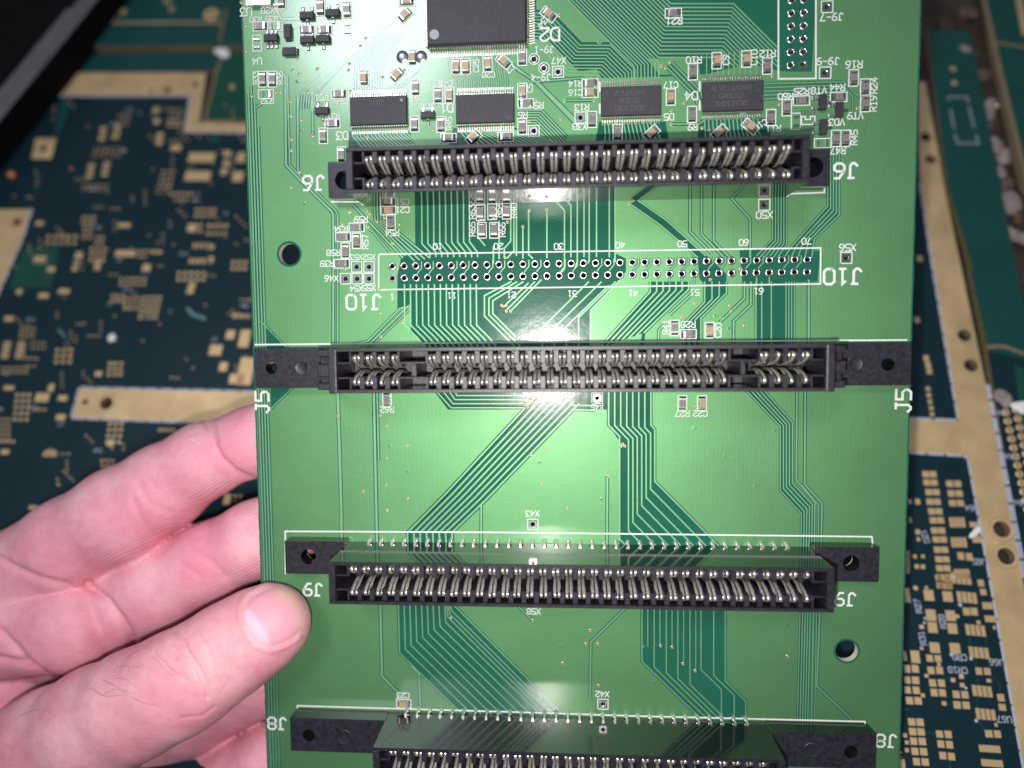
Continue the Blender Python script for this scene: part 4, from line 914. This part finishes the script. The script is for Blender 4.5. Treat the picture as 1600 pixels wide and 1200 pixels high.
lump('foam_scrap', 'foam', 1580, 318, -2.5, 2.8, 4.5, 2, 5, 'pale foam scrap at the right border below the tan edge', 'scrap')
lump('foam_scrap', 'foam', 1592, 370, -2.5, 2.8, 5.5, 2, 6, 'long pale foam scrap cut by the right picture border', 'scrap')
for k, (px, py, sx, sy, lb) in enumerate(((1530,120,2.4,3.0,'dull brown crumb above the long foam scrap in the gap'),(1546,200,1.5,1.8,'dull brown crumb between the two upper foam scraps'),(1572,292,2.2,2.0,'dull brown crumb under the pinkish foam scrap'),(1590,340,1.8,2.0,'dull brown crumb between the two lowest foam scraps'),(1515,20,3.0,3.4,'dull brown clump at the top of the gap'))):
    lump('brown_crumb', 'crumb', px, py, -2.4, sx, sy, 1.8, 60+k, lb, 'crumb', 'brown crumbs in the gap', 0.5)
lump('grey_blob', 'foam', 1502, 82, -2, 2.3, 2.6, 1.6, 7, 'grey fluffy blob at the top end of the narrow board', 'scrap')
lump('brown_scrap', 'bench', 1478, 40, -2, 3.2, 2.6, 2, 8, 'dull brown scrap beside the top right edge of the held board', 'scrap')
for k, (px, py, lb) in enumerate(((1512,56,'topmost of three shiny yellow beads in the gap'),(1515,70,'middle of three shiny yellow beads in the gap'),(1520,86,'lowest of three shiny yellow beads in the gap'),(1558,166,'shiny yellow bead against the tan board edge'))):
    lump('metal_bead', 'brass', px, py, -1.6, 1.0, 1.2, 1.0, 20+k, lb, 'bead', 'beads in the gap', 0.15)
lump('white_scrap', 'white', 346, 82, 1.0, 3.0, 2.0, 0.9, 31, 'white scrap lying on the boards left of the held board', 'scrap', rough=0.4)
lump('white_scrap', 'white', 1595, 636, 0.6, 2.2, 1.9, 0.6, 32, 'white angular scrap at the right picture border', 'scrap', rough=0.3)
lump('white_scrap', 'white', 1523, 832, 0.4, 1.7, 0.7, 0.3, 33, 'slim white scrap across the edge of the gold stripe', 'scrap', rough=0.35)
lump('brown_scrap', 'foam', 1568, 622, 0.4, 2.2, 2.6, 0.5, 36, 'brown crumb next to the white angular scrap', 'scrap', rough=0.4)
lump('orange_bead', 'orange', 18, 273, 0.8, 1.4, 1.2, 0.9, 34, 'small orange bead on the dark board near the left border', 'bead', rough=0.1)
lump('grey_crumb', 'white', 175, 528, 0.6, 1.5, 1.3, 0.7, 35, 'small pale crumb on the dark board above the gold bar', 'crumb', rough=0.2)
for k, (a, lb) in enumerate((([(293,482),(302,492),(322,499)], 'pale curved fibre on the dark board near the held board'), ([(92,515),(99,522),(103,528)], 'short pale fibre on the dark board, further left'))):
    P = [Vector((*T(*p), 0.25)) for p in a]; mb = MB(); mb.ribbon([tuple(p.xy) for p in P], 1.1 if k == 0 else 0.7, 0.25)
    mb.ribbon([tuple(p.xy) for p in P], 0.5, 0.5); o = mb.build('fibre', simple('greenish_pale_fibre', (0.10, 0.22, 0.22), 0.5), None); tag(o, lb, 'fibre')

# ================================================================== THE HAND
def seg_d(P, a, b, ra, rb, fz):
    a = np.array(a, np.float32); b = np.array(b, np.float32); sc = np.array([1, 1, fz], np.float32)
    ba = (b-a)*sc; pa = (P-a)*sc
    h = np.clip((pa@ba)/max(1e-6, float(ba@ba)), 0, 1)
    d = pa - h[..., None]*ba
    return np.sqrt((d*d).sum(-1)) - (ra+h*(rb-ra))
def smin(a, b, k):
    h = np.maximum(k-np.abs(a-b), 0)/k
    return np.minimum(a, b) - h*h*k*0.25
def chain(P, pts, fz=1.0, k=2.0):
    d = None
    for (a, ra), (b, rb) in zip(pts[:-1], pts[1:]):
        q = seg_d(P, a, b, ra, rb, fz); d = q if d is None else smin(d, q, k)
    return d
def ax(al, pe): return (300+al*0.883+pe*0.469, 1040-al*0.469+pe*0.883)
def tb(al, pe, z, r): return (B3(*ax(al, pe), z), r)
THUMB = [tb(146,-1,7.4,7.7), tb(118,1,8.0,8.75), tb(60,6,9.0,9.55), tb(-10,14,10.6,10.2), tb(-50,14,10.8,10.5), tb(-105,12,9.6,11.2), tb(-170,12,7.0,12.2), tb(-250,13,3.0,13.2), tb(-360,18,-4.0,15.5), tb(-480,40,-12.0,18)]
def fg(l): return [(B3(x, y, z), r) for x, y, z, r in l]
INDEX = fg([(-120,968,-17,12.0),(20,900,-14,10.9),(110,848,-12,10.9),(190,802,-11,11.0),(258,760,-10.8,9.9),(318,720,-10.8,8.65),(395,690,-10.6,7.9),(470,655,-9.8,7.4),(535,628,-8.9,6.9)])
MIDDLE = fg([(80,1000,-21,11),(170,958,-16.5,10.8),(250,916,-14.5,10.4),(330,877,-13.6,9.4),(402,842,-12.2,9.0),(480,805,-10.6,8.2),(570,765,-9.3,7.3)])
RING = fg([(170,1175,-20,11),(300,1110,-16.5,10.2),(415,1056,-12.8,8.9),(500,1020,-10.8,8.2),(585,982,-9.1,7.1)])
PINKY = fg([(210,1275,-21,9.5),(320,1228,-16.5,8.6),(425,1183,-12.5,7.9),(500,1150,-10.2,7.2),(560,1125,-8.6,6.6)])
PAD1 = fg([(-90,985,-15,13.5),(30,978,-12.0,12.2),(118,978,-10.4,11.2)])
PAD2 = fg([(-110,1085,-17,14),(10,1060,-17.5,11)])
PAD3 = fg([(120,1260,-24,13),(225,1215,-19,10.5)])
CORE = fg([(60,1060,-30,15),(-120,1080,-29,22),(-330,1150,-31,24),(-520,1230,-32,24)])
CORE2 = fg([(120,1180,-31,15),(-120,1200,-33,20),(-420,1230,-33,22)])
def thumb_sdf(P): return chain(P, THUMB, 1.12, 3.0)
NA0, NP0 = 139.0, -8.0
def hand_sdf(P):
    th = thumb_sdf(P)
    ix = chain(P, INDEX, 1.0, 2.5); mi = chain(P, MIDDLE, 1.0, 2.5); ri = chain(P, RING, 1.0, 2.5); pk = chain(P, PINKY, 1.0, 2.5)
    f = smin(smin(smin(ix, mi, 1.3), ri, 1.3), pk, 1.3)
    pads = smin(chain(P, PAD1, 1.05), smin(chain(P, PAD2, 1.0), chain(P, PAD3, 1.0), 0.6), 0.9)
    core = smin(chain(P, CORE, 1.2), chain(P, CORE2, 1.2), 6)
    d = smin(f, pads, 0.7); d = smin(d, core, 4.0)
    return smin(d, th, 0.9)
def surface_nets(F, org, h):
    nx, ny, nz = F.shape
    s = F < 0
    c = np.zeros((nx-1, ny-1, nz-1), np.int16)
    for i in (0, 1):
        for j in (0, 1):
            for k in (0, 1): c += s[i:nx-1+i, j:ny-1+j, k:nz-1+k]
    act = (c > 0) & (c < 8); ids = -np.ones(c.shape, np.int64); I = np.argwhere(act); ids[act] = np.arange(len(I))
    corner = [(i, j, k) for i in (0, 1) for j in (0, 1) for k in (0, 1)]
    val = {q: F[I[:, 0]+q[0], I[:, 1]+q[1], I[:, 2]+q[2]] for q in corner}
    acc = np.zeros((len(I), 3)); cnt = np.zeros(len(I))
    for a in corner:
        for d in range(3):
            if a[d] == 0:
                b = list(a); b[d] = 1; b = tuple(b); va, vb = val[a], val[b]; m = (va < 0) != (vb < 0)
                t = np.where(m, va/np.where(m, va-vb, 1), 0)
                p = np.tile(np.array(a, float), (len(I), 1)); p[:, d] = t
                acc[m] += p[m]; cnt[m] += 1
    V = (I + acc/cnt[:, None])*h + org
    Q = []
    for d in range(3):
        e, g = [(1, 2), (2, 0), (0, 1)][d]
        sl0 = [slice(1, -1)]*3; sl0[d] = slice(0, -1); sl1 = list(sl0); sl1[d] = slice(1, None)
        A, Bq = s[tuple(sl0)], s[tuple(sl1)]
        for flip in (False, True):
            m = (A & ~Bq) if not flip else (~A & Bq)
            W = np.argwhere(m); off = np.array([1, 1, 1]); off[d] = 0; W = W+off
            def cid(de, dg):
                X = W.copy(); X[:, e] += de; X[:, g] += dg; return ids[X[:, 0], X[:, 1], X[:, 2]]
            q = np.stack([cid(-1, -1), cid(0, -1), cid(0, 0), cid(-1, 0)], 1)
            Q.append(q[:, ::-1] if flip else q)
    return V, np.concatenate(Q)
HG = 0.68
lo3 = np.array([-126.0, -120.0, -54.0]); hi3 = np.array([-3.0, -24.0, 24.0])
nn3 = ((hi3-lo3)/HG).astype(int)
gx = [lo3[i]+HG*np.arange(nn3[i]) for i in range(3)]
F = np.empty(nn3, np.float32)
for k0 in range(0, nn3[0], 12):
    X = np.stack(np.meshgrid(gx[0][k0:k0+12], gx[1], gx[2], indexing='ij'), -1).astype(np.float32)
    F[k0:k0+12] = hand_sdf(X)
F[0] = F[-1] = 1; F[:, 0] = F[:, -1] = 1; F[:, :, 0] = F[:, :, -1] = 1
V, Q = surface_nets(F, lo3, HG)
me = bpy.data.meshes.new('hand'); me.from_pydata(V.tolist(), [], Q.tolist()); me.update()
tmp = bpy.data.objects.new('tmp', me); COL.objects.link(tmp)
sm = tmp.modifiers.new('s', 'SMOOTH'); sm.factor = 0.5; sm.iterations = 3
ss = tmp.modifiers.new('ss', 'SUBSURF'); ss.levels = 1; ss.render_levels = 1
dg = bpy.context.evaluated_depsgraph_get(); dg.update(); me2 = bpy.data.meshes.new_from_object(tmp.evaluated_get(dg)); bpy.data.objects.remove(tmp)
nv = len(me2.vertices); co = np.empty(nv*3, np.float32); me2.vertices.foreach_get('co', co); co = co.reshape(-1, 3)
no = np.empty(nv*3, np.float32); me2.vertices.foreach_get('normal', no); no = no.reshape(-1, 3)
# where each vertex sits in the photograph, to lay the measured creases on the skin
crn, cun, cfn, cbn = (np.array(v, np.float32) for v in (cr, cu, cf, CAM_B))
rel = co-cbn; zc = rel@cfn; PX = 800+FPX*(rel@crn)/zc; PY = 600-FPX*(rel@cun)/zc
toc = -rel/np.linalg.norm(rel, axis=1, keepdims=True); face = np.clip((no*toc).sum(1)*2.5, 0, 1)
dth = thumb_sdf(co.astype(np.float32)); is_th = np.abs(dth) < 0.9
dix = chain(co, INDEX, 1.0, 2.5); dmi = chain(co, MIDDLE, 1.0, 2.5)
is_ix = (~is_th) & (np.abs(dix) < 0.8); is_mi = (~is_th) & (np.abs(dmi) < 0.8)
def pdist(pl):
    d = np.full(nv, 1e9, np.float32)
    for (x0_, y0_), (x1_, y1_) in zip(pl[:-1], pl[1:]):
        dx, dy = x1_-x0_, y1_-y0_; t = np.clip(((PX-x0_)*dx+(PY-y0_)*dy)/(dx*dx+dy*dy), 0, 1)
        d = np.minimum(d, np.hypot(PX-x0_-t*dx, PY-y0_-t*dy))
    return d
disp = np.zeros(nv, np.float32); red = np.zeros(nv, np.float32)
def groove(pl, depth, w, sel): 
    global disp
    disp -= depth*np.exp(-(pdist(pl)/w)**2)*face*sel
def bulge(x, y, r, hgt, sel):
    global disp
    disp += hgt*np.exp(-((PX-x)**2+(PY-y)**2)/r**2)*face*sel
oth = ~is_th
groove([(322,655),(330,685),(345,715),(368,738),(396,752)], 0.85, 6, is_ix); groove([(330,655),(340,688)], 0.3, 4, is_ix)
bulge(290,735,42,0.5,is_ix); bulge(180,830,60,0.6,is_ix); bulge(375,690,35,0.5,is_ix)
groove([(216,755),(232,785),(262,800)],0.25,6,is_ix); groove([(208,780),(222,810),(240,838)],0.3,6,is_ix); groove([(228,742),(245,762)],0.15,4,is_ix)
groove([(300,860),(330,878),(352,900)],0.25,6,is_mi); groove([(283,880),(310,900)],0.2,5,is_mi)
groove([(-20,862),(20,885),(60,903),(110,915)],0.7,6,oth); groove([(0,985),(25,1010),(50,1042),(80,1064)],0.8,7,oth); groove([(-10,1026),(40,1036),(75,1058)],0.6,6,oth); groove([(25,968),(80,966)],0.2,4,oth); groove([(138,914),(165,938),(190,973),(210,1006)],1.3,7,oth); bulge(80,975,60,0.8,oth)
# thumb knuckle folds
for pl, dp, w in (([(226,1004),(240,1022),(258,1040),(268,1052)],0.36,3.2),([(248,992),(255,1010),(275,1030)],0.3,3),([(272,985),(284,1000),(296,1022),(312,1045),(322,1068),(324,1090)],0.42,3.4),([(262,988),(268,1003),(290,1025)],0.22,3),([(306,985),(316,1000)],0.18,3),([(290,1020),(305,1050),(315,1075)],0.22,3),([(238,1020),(262,1046),(290,1062)],0.2,3.2),([(318,1000),(330,1030),(335,1062)],0.14,3),([(345,1085),(358,1062)],0.12,2.4),([(335,1105),(318,1118),(285,1122)],0.2,3),([(352,1000),(356,1030),(350,1060)],0.1,3)):
    groove(pl, dp, w, is_th)
# nail bed: skin sinks under the plate, a fold stands round it
al = (PX-300)*0.883-(PY-1040)*0.469; pe = (PX-300)*0.469+(PY-1040)*0.883
ns = np.maximum(np.abs((al-148)/46.0)**2.6+np.abs((pe-NP0)/46.0)**2.6, 0)**(1/2.6)
disp -= 0.15*np.clip((0.92-ns)/0.1, 0, 1)*is_th
disp += 0.24*np.exp(-((ns-1.09)/0.08)**2)*is_th*np.clip((178-al)/14, 0, 1)
rng = np.random.RandomState(3)
co2 = co + no*disp[:, None]
for (x, y, r, a, sel) in ((220,800,40,0.9,is_ix),(375,705,40,0.8,is_ix),(340,715,22,0.5,is_ix),(250,850,30,0.6,is_ix),(320,880,40,0.8,is_mi),(290,900,28,0.5,is_mi),(30,1000,60,0.4,oth),(180,990,40,0.4,oth),(120,900,50,0.4,oth),(430,960,40,0.35,is_th),(250,1120,80,0.3,is_th),(300,1040,50,0.2,is_th),(370,1140,60,0.5,oth),(60,860,60,0.3,is_ix)):
    red += a*np.exp(-((PX-x)**2+(PY-y)**2)/r**2)*sel
red = np.clip(red, 0, 1)
me2.vertices.foreach_set('co', (co2*S).astype(np.float32).ravel())
at = me2.attributes.new('red', 'FLOAT', 'POINT'); at.data.foreach_set('value', red.astype(np.float32))
at = me2.attributes.new('palmar', 'FLOAT', 'POINT'); at.data.foreach_set('value', (oth).astype(np.float32))
me2.polygons.foreach_set('use_smooth', [True]*len(me2.polygons)); me2.update(); me2.name = 'hand'
def skin_mat():
    t = NT('skin'); v = obj_coord(t)
    ar = t.new('ShaderNodeAttribute', attribute_name='red'); ap = t.new('ShaderNodeAttribute', attribute_name='palmar')
    n1 = noise(t, v, 0.09, 4, 0.6); n2 = noise(t, v, 0.5, 4, 0.65)
    base = ramp(t, n1.outputs['Fac'], [(0.32, (0.66, 0.265, 0.335)), (0.5, (0.75, 0.355, 0.425)), (0.68, (0.82, 0.465, 0.515))])
    base2 = ramp(t, n2.outputs['Fac'], [(0.3, (0.86, 0.84, 0.84)), (0.7, (1, 1, 1))])
    mx = t.new('ShaderNodeMix', data_type='RGBA', blend_type='MULTIPLY'); mx.inputs[0].default_value = 0.7
    t.link(base.outputs['Color'], mx.inputs[6]); t.link(base2.outputs['Color'], mx.inputs[7])
    m2 = t.new('ShaderNodeMix', data_type='RGBA'); ms = t.new('ShaderNodeMath', operation='MULTIPLY'); ms.inputs[1].default_value = 0.75
    t.link(ar.outputs['Fac'], ms.inputs[0]); t.link(ms.outputs[0], m2.inputs[0]); t.link(mx.outputs[2], m2.inputs[6]); m2.inputs[7].default_value = (0.76, 0.27, 0.36, 1)
    # back of the thumb is a little yellower than the palm side
    m3 = t.new('ShaderNodeMix', data_type='RGBA', blend_type='MULTIPLY'); m3.inputs[0].default_value = 1.0
    tint = ramp(t, ap.outputs['Fac'], [(0.0, (0.98, 0.96, 0.93)), (1.0, (1.0, 0.95, 0.98))]); t.link(m2.outputs[2], m3.inputs[6]); t.link(tint.outputs['Color'], m3.inputs[7])
    t.link(m3.outputs[2], t.b.inputs['Base Color'])
    t.b.inputs['Roughness'].default_value = 0.5; t.b.inputs['Specular IOR Level'].default_value = 0.35
    t.b.inputs['Subsurface Weight'].default_value = 0.18; t.b.inputs['Subsurface Radius'].default_value = (1.0, 0.35, 0.2); t.b.inputs['Subsurface Scale'].default_value = 0.0016
    # ridges on the palm side, fine criss-cross lines on the back of the thumb
    nd = noise(t, v, 0.045, 1); sep = t.new('ShaderNodeVectorMath', operation='SCALE'); sep.inputs['Scale'].default_value = 9.0; t.link(nd.outputs['Color'], sep.inputs[0])
    ad = t.new('ShaderNodeVectorMath', operation='ADD'); t.link(v, ad.inputs[0]); t.link(sep.outputs[0], ad.inputs[1])
    mp = t.new('ShaderNodeMapping'); mp.inputs['Rotation'].default_value = (0, 0, math.radians(-20)); t.link(ad.outputs[0], mp.inputs['Vector'])
    wv = t.new('ShaderNodeTexWave', wave_type='BANDS', bands_direction='Y'); wv.inputs['Scale'].default_value = 0.55; wv.inputs['Distortion'].default_value = 0.5; wv.inputs['Detail'].default_value = 1; t.link(mp.outputs['Vector'], wv.inputs['Vector'])
    b1 = t.new('ShaderNodeBump'); b1.inputs['Distance'].default_value = 0.00016; t.link(wv.outputs['Fac'], b1.inputs['Height'])
    st = t.new('ShaderNodeMath', operation='MULTIPLY'); st.inputs[1].default_value = 0.42; t.link(ap.outputs['Fac'], st.inputs[0]); t.link(st.outputs[0], b1.inputs['Strength'])
    vo = t.new('ShaderNodeTexVoronoi'); vo.feature = 'DISTANCE_TO_EDGE'; vo.inputs['Scale'].default_value = 0.75
    mp2 = t.new('ShaderNodeMapping'); mp2.inputs['Scale'].default_value = (0.6, 1.3, 1.0); mp2.inputs['Rotation'].default_value = (0, 0, math.radians(30)); t.link(v, mp2.inputs['Vector']); t.link(mp2.outputs['Vector'], vo.inputs['Vector'])
    b2 = t.new('ShaderNodeBump'); b2.inputs['Distance'].default_value = 0.00012; t.link(vo.outputs['Distance'], b2.inputs['Height']); t.link(b1.outputs['Normal'], b2.inputs['Normal'])
    s2 = t.new('ShaderNodeMath', operation='MULTIPLY_ADD'); s2.inputs[1].default_value = -0.25; s2.inputs[2].default_value = 0.32; t.link(ap.outputs['Fac'], s2.inputs[0]); t.link(s2.outputs[0], b2.inputs['Strength'])
    nf = noise(t, v, 0.6, 5, 0.7); b3 = t.new('ShaderNodeBump'); b3.inputs['Strength'].default_value = 0.3; b3.inputs['Distance'].default_value = 0.0004; t.link(nf.outputs['Fac'], b3.inputs['Height']); t.link(b2.outputs['Normal'], b3.inputs['Normal'])
    t.link(b3.outputs['Normal'], t.b.inputs['Normal'])
    return t.m
me2.materials.clear(); me2.materials.append(skin_mat())
hand = bpy.data.objects.new('hand', me2); COL.objects.link(hand); hand.matrix_world = to_m(BOARD_W)
tag(hand, 'bare hand gripping the left edge of the green board, thumb on top', 'hand')
# nail plate and hairs follow the skin itself
from mathutils.bvhtree import BVHTree
quads = [tuple(pl_.vertices) for pl_ in me2.polygons]
bvh = BVHTree.FromPolygons([Vector(c_) for c_ in co.tolist()], quads, epsilon=0.0)
def skin_hit(px, py):
    d_ = (CR3*((px-800)/FPX) + CU3*(-(py-600)/FPX) + CF3).normalized()
    h_, n_ = bvh.ray_cast(CAM_B, d_, 1000.0)[:2]
    if h_ is None: h_, n_ = bvh.find_nearest(CAM_B + d_*((8.0-CAM_B.z)/d_.z))[:2]
    return h_, n_
nm = MB(); NU, NV = 25, 21; idx = {}
cen = []
for i in range(NU):
    for j in range(NV):
        u = -1+2*i/(NU-1); w = -1+2*j/(NV-1)
        # square grid mapped to a rounded nail shape
        e0 = max(abs(u), abs(w)); pn = max(1e-6, (abs(u)**2.6+abs(w)**2.6)**(1/2.6)); uu = u*e0/pn; ww = w*e0/pn
        a_ = 148+46*uu; p_ = NP0+46*ww
        px, py = ax(a_, p_); hit, g = skin_hit(px, py)
        e = max(abs(u), abs(w))
        lift = 0.13 - 0.30*max(0, e-0.86)/0.14 + (0.20*max(0, u-0.86)/0.14)
        idx[i, j] = len(nm.v); nm.v.append(tuple(hit+g*lift))
for i in range(NU-1):
    for j in range(NV-1): nm.f.append((idx[i,j], idx[i+1,j], idx[i+1,j+1], idx[i,j+1])); nm.m.append(0)
def nail_mat():
    t = NT('nail_plate'); at_ = t.new('ShaderNodeAttribute', attribute_name='nu')
    r = ramp(t, at_.outputs['Fac'], [(0.0, (0.66, 0.42, 0.53)), (0.2, (0.66, 0.42, 0.53)), (0.3, (0.66, 0.31, 0.39)), (0.72, (0.67, 0.31, 0.38)), (0.88, (0.67, 0.36, 0.38)), (1.0, (0.67, 0.41, 0.37))])
    t.link(r.outputs['Color'], t.b.inputs['Base Color']); t.b.inputs['Roughness'].default_value = 0.5; t.b.inputs['Specular IOR Level'].default_value = 0.3; t.b.inputs['Subsurface Weight'].default_value = 0.15; t.b.inputs['Subsurface Scale'].default_value = 0.001
    v = obj_coord(t); mp = t.new('ShaderNodeMapping'); mp.inputs['Rotation'].default_value = (0, 0, math.radians(-28)); mp.inputs['Scale'].default_value = (0.05, 1.6, 0.4); t.link(v, mp.inputs['Vector'])
    n_ = noise(t, mp.outputs['Vector'], 1.0, 3); bp = t.new('ShaderNodeBump'); bp.inputs['Strength'].default_value = 0.25; bp.inputs['Distance'].default_value = 0.0001; t.link(n_.outputs['Fac'], bp.inputs['Height']); t.link(bp.outputs['Normal'], t.b.inputs['Normal'])
    return t.m
nme = nm.mesh('thumbnail', nail_mat(), True)
nu = np.zeros(NU*NV, np.float32)
for (i, j), k in idx.items():
    u = i/(NU-1); w = -1+2*j/(NV-1); nu[k] = min(1, max(0, u + 0.16*w*w - 0.06*w))
nme.attributes.new('nu', 'FLOAT', 'POINT').data.foreach_set('value', nu)
o = bpy.data.objects.new('thumbnail', nme); COL.objects.link(o); o.parent = hand
# a few dark hairs on the thumb
hc = bpy.data.curves.new('hair', 'CURVE'); hc.dimensions = '3D'; hc.bevel_depth = 0.000026; hc.bevel_resolution = 0
hairs = [[(137,1077),(150,1078),(163,1086)],[(160,1062),(178,1070),(206,1082),(213,1083)],[(163,1084),(185,1077),(204,1088)],[(182,1060),(200,1062),(213,1073)],[(198,1028),(208,1024),(222,1017),(230,1014)],[(190,1042),(203,1042),(206,1056)],[(158,1036),(162,1028),(170,1024)],[(205,1089),(225,1096),(243,1101)],[(180,1052),(184,1045),(192,1042)],[(150,1082),(170,1088),(196,1084)],[(208,1044),(222,1043)],[(30,1120),(60,1110),(80,1112)]]
for hpl in hairs:
    sp = hc.splines.new('POLY'); pts = []
    E_ = [hpl[0]]+hpl+[hpl[-1]]
    for k in range(len(hpl)-1):
        a0, a1, a2, a3 = E_[k:k+4]
        for q in range(7):
            t = q/7; pts.append(tuple(0.5*(2*a1[c]+(a2[c]-a0[c])*t+(2*a0[c]-5*a1[c]+4*a2[c]-a3[c])*t*t+(3*a1[c]-a0[c]-3*a2[c]+a3[c])*t**3) for c in (0, 1)))
    pts.append(hpl[-1]); sp.points.add(len(pts)-1); n_ = len(pts)
    for k, (px, py) in enumerate(pts):
        hit, g = skin_hit(px, py); hit = hit+g*(0.05+0.45*math.sin(math.pi*k/(n_-1)*0.9)); x, y, z = hit
        sp.points[k].co = (x*S, y*S, z*S, 1); sp.points[k].radius = 1.0-0.7*k/(n_-1)
hc.materials.append(simple('dark_brown_hair', (0.03, 0.018, 0.012), 0.5))
ho_ = bpy.data.objects.new('hair', hc); COL.objects.link(ho_); dg = bpy.context.evaluated_depsgraph_get(); dg.update()
hm = bpy.data.meshes.new_from_object(ho_.evaluated_get(dg)); bpy.data.objects.remove(ho_)
o = bpy.data.objects.new('hair', hm); COL.objects.link(o); o.parent = hand
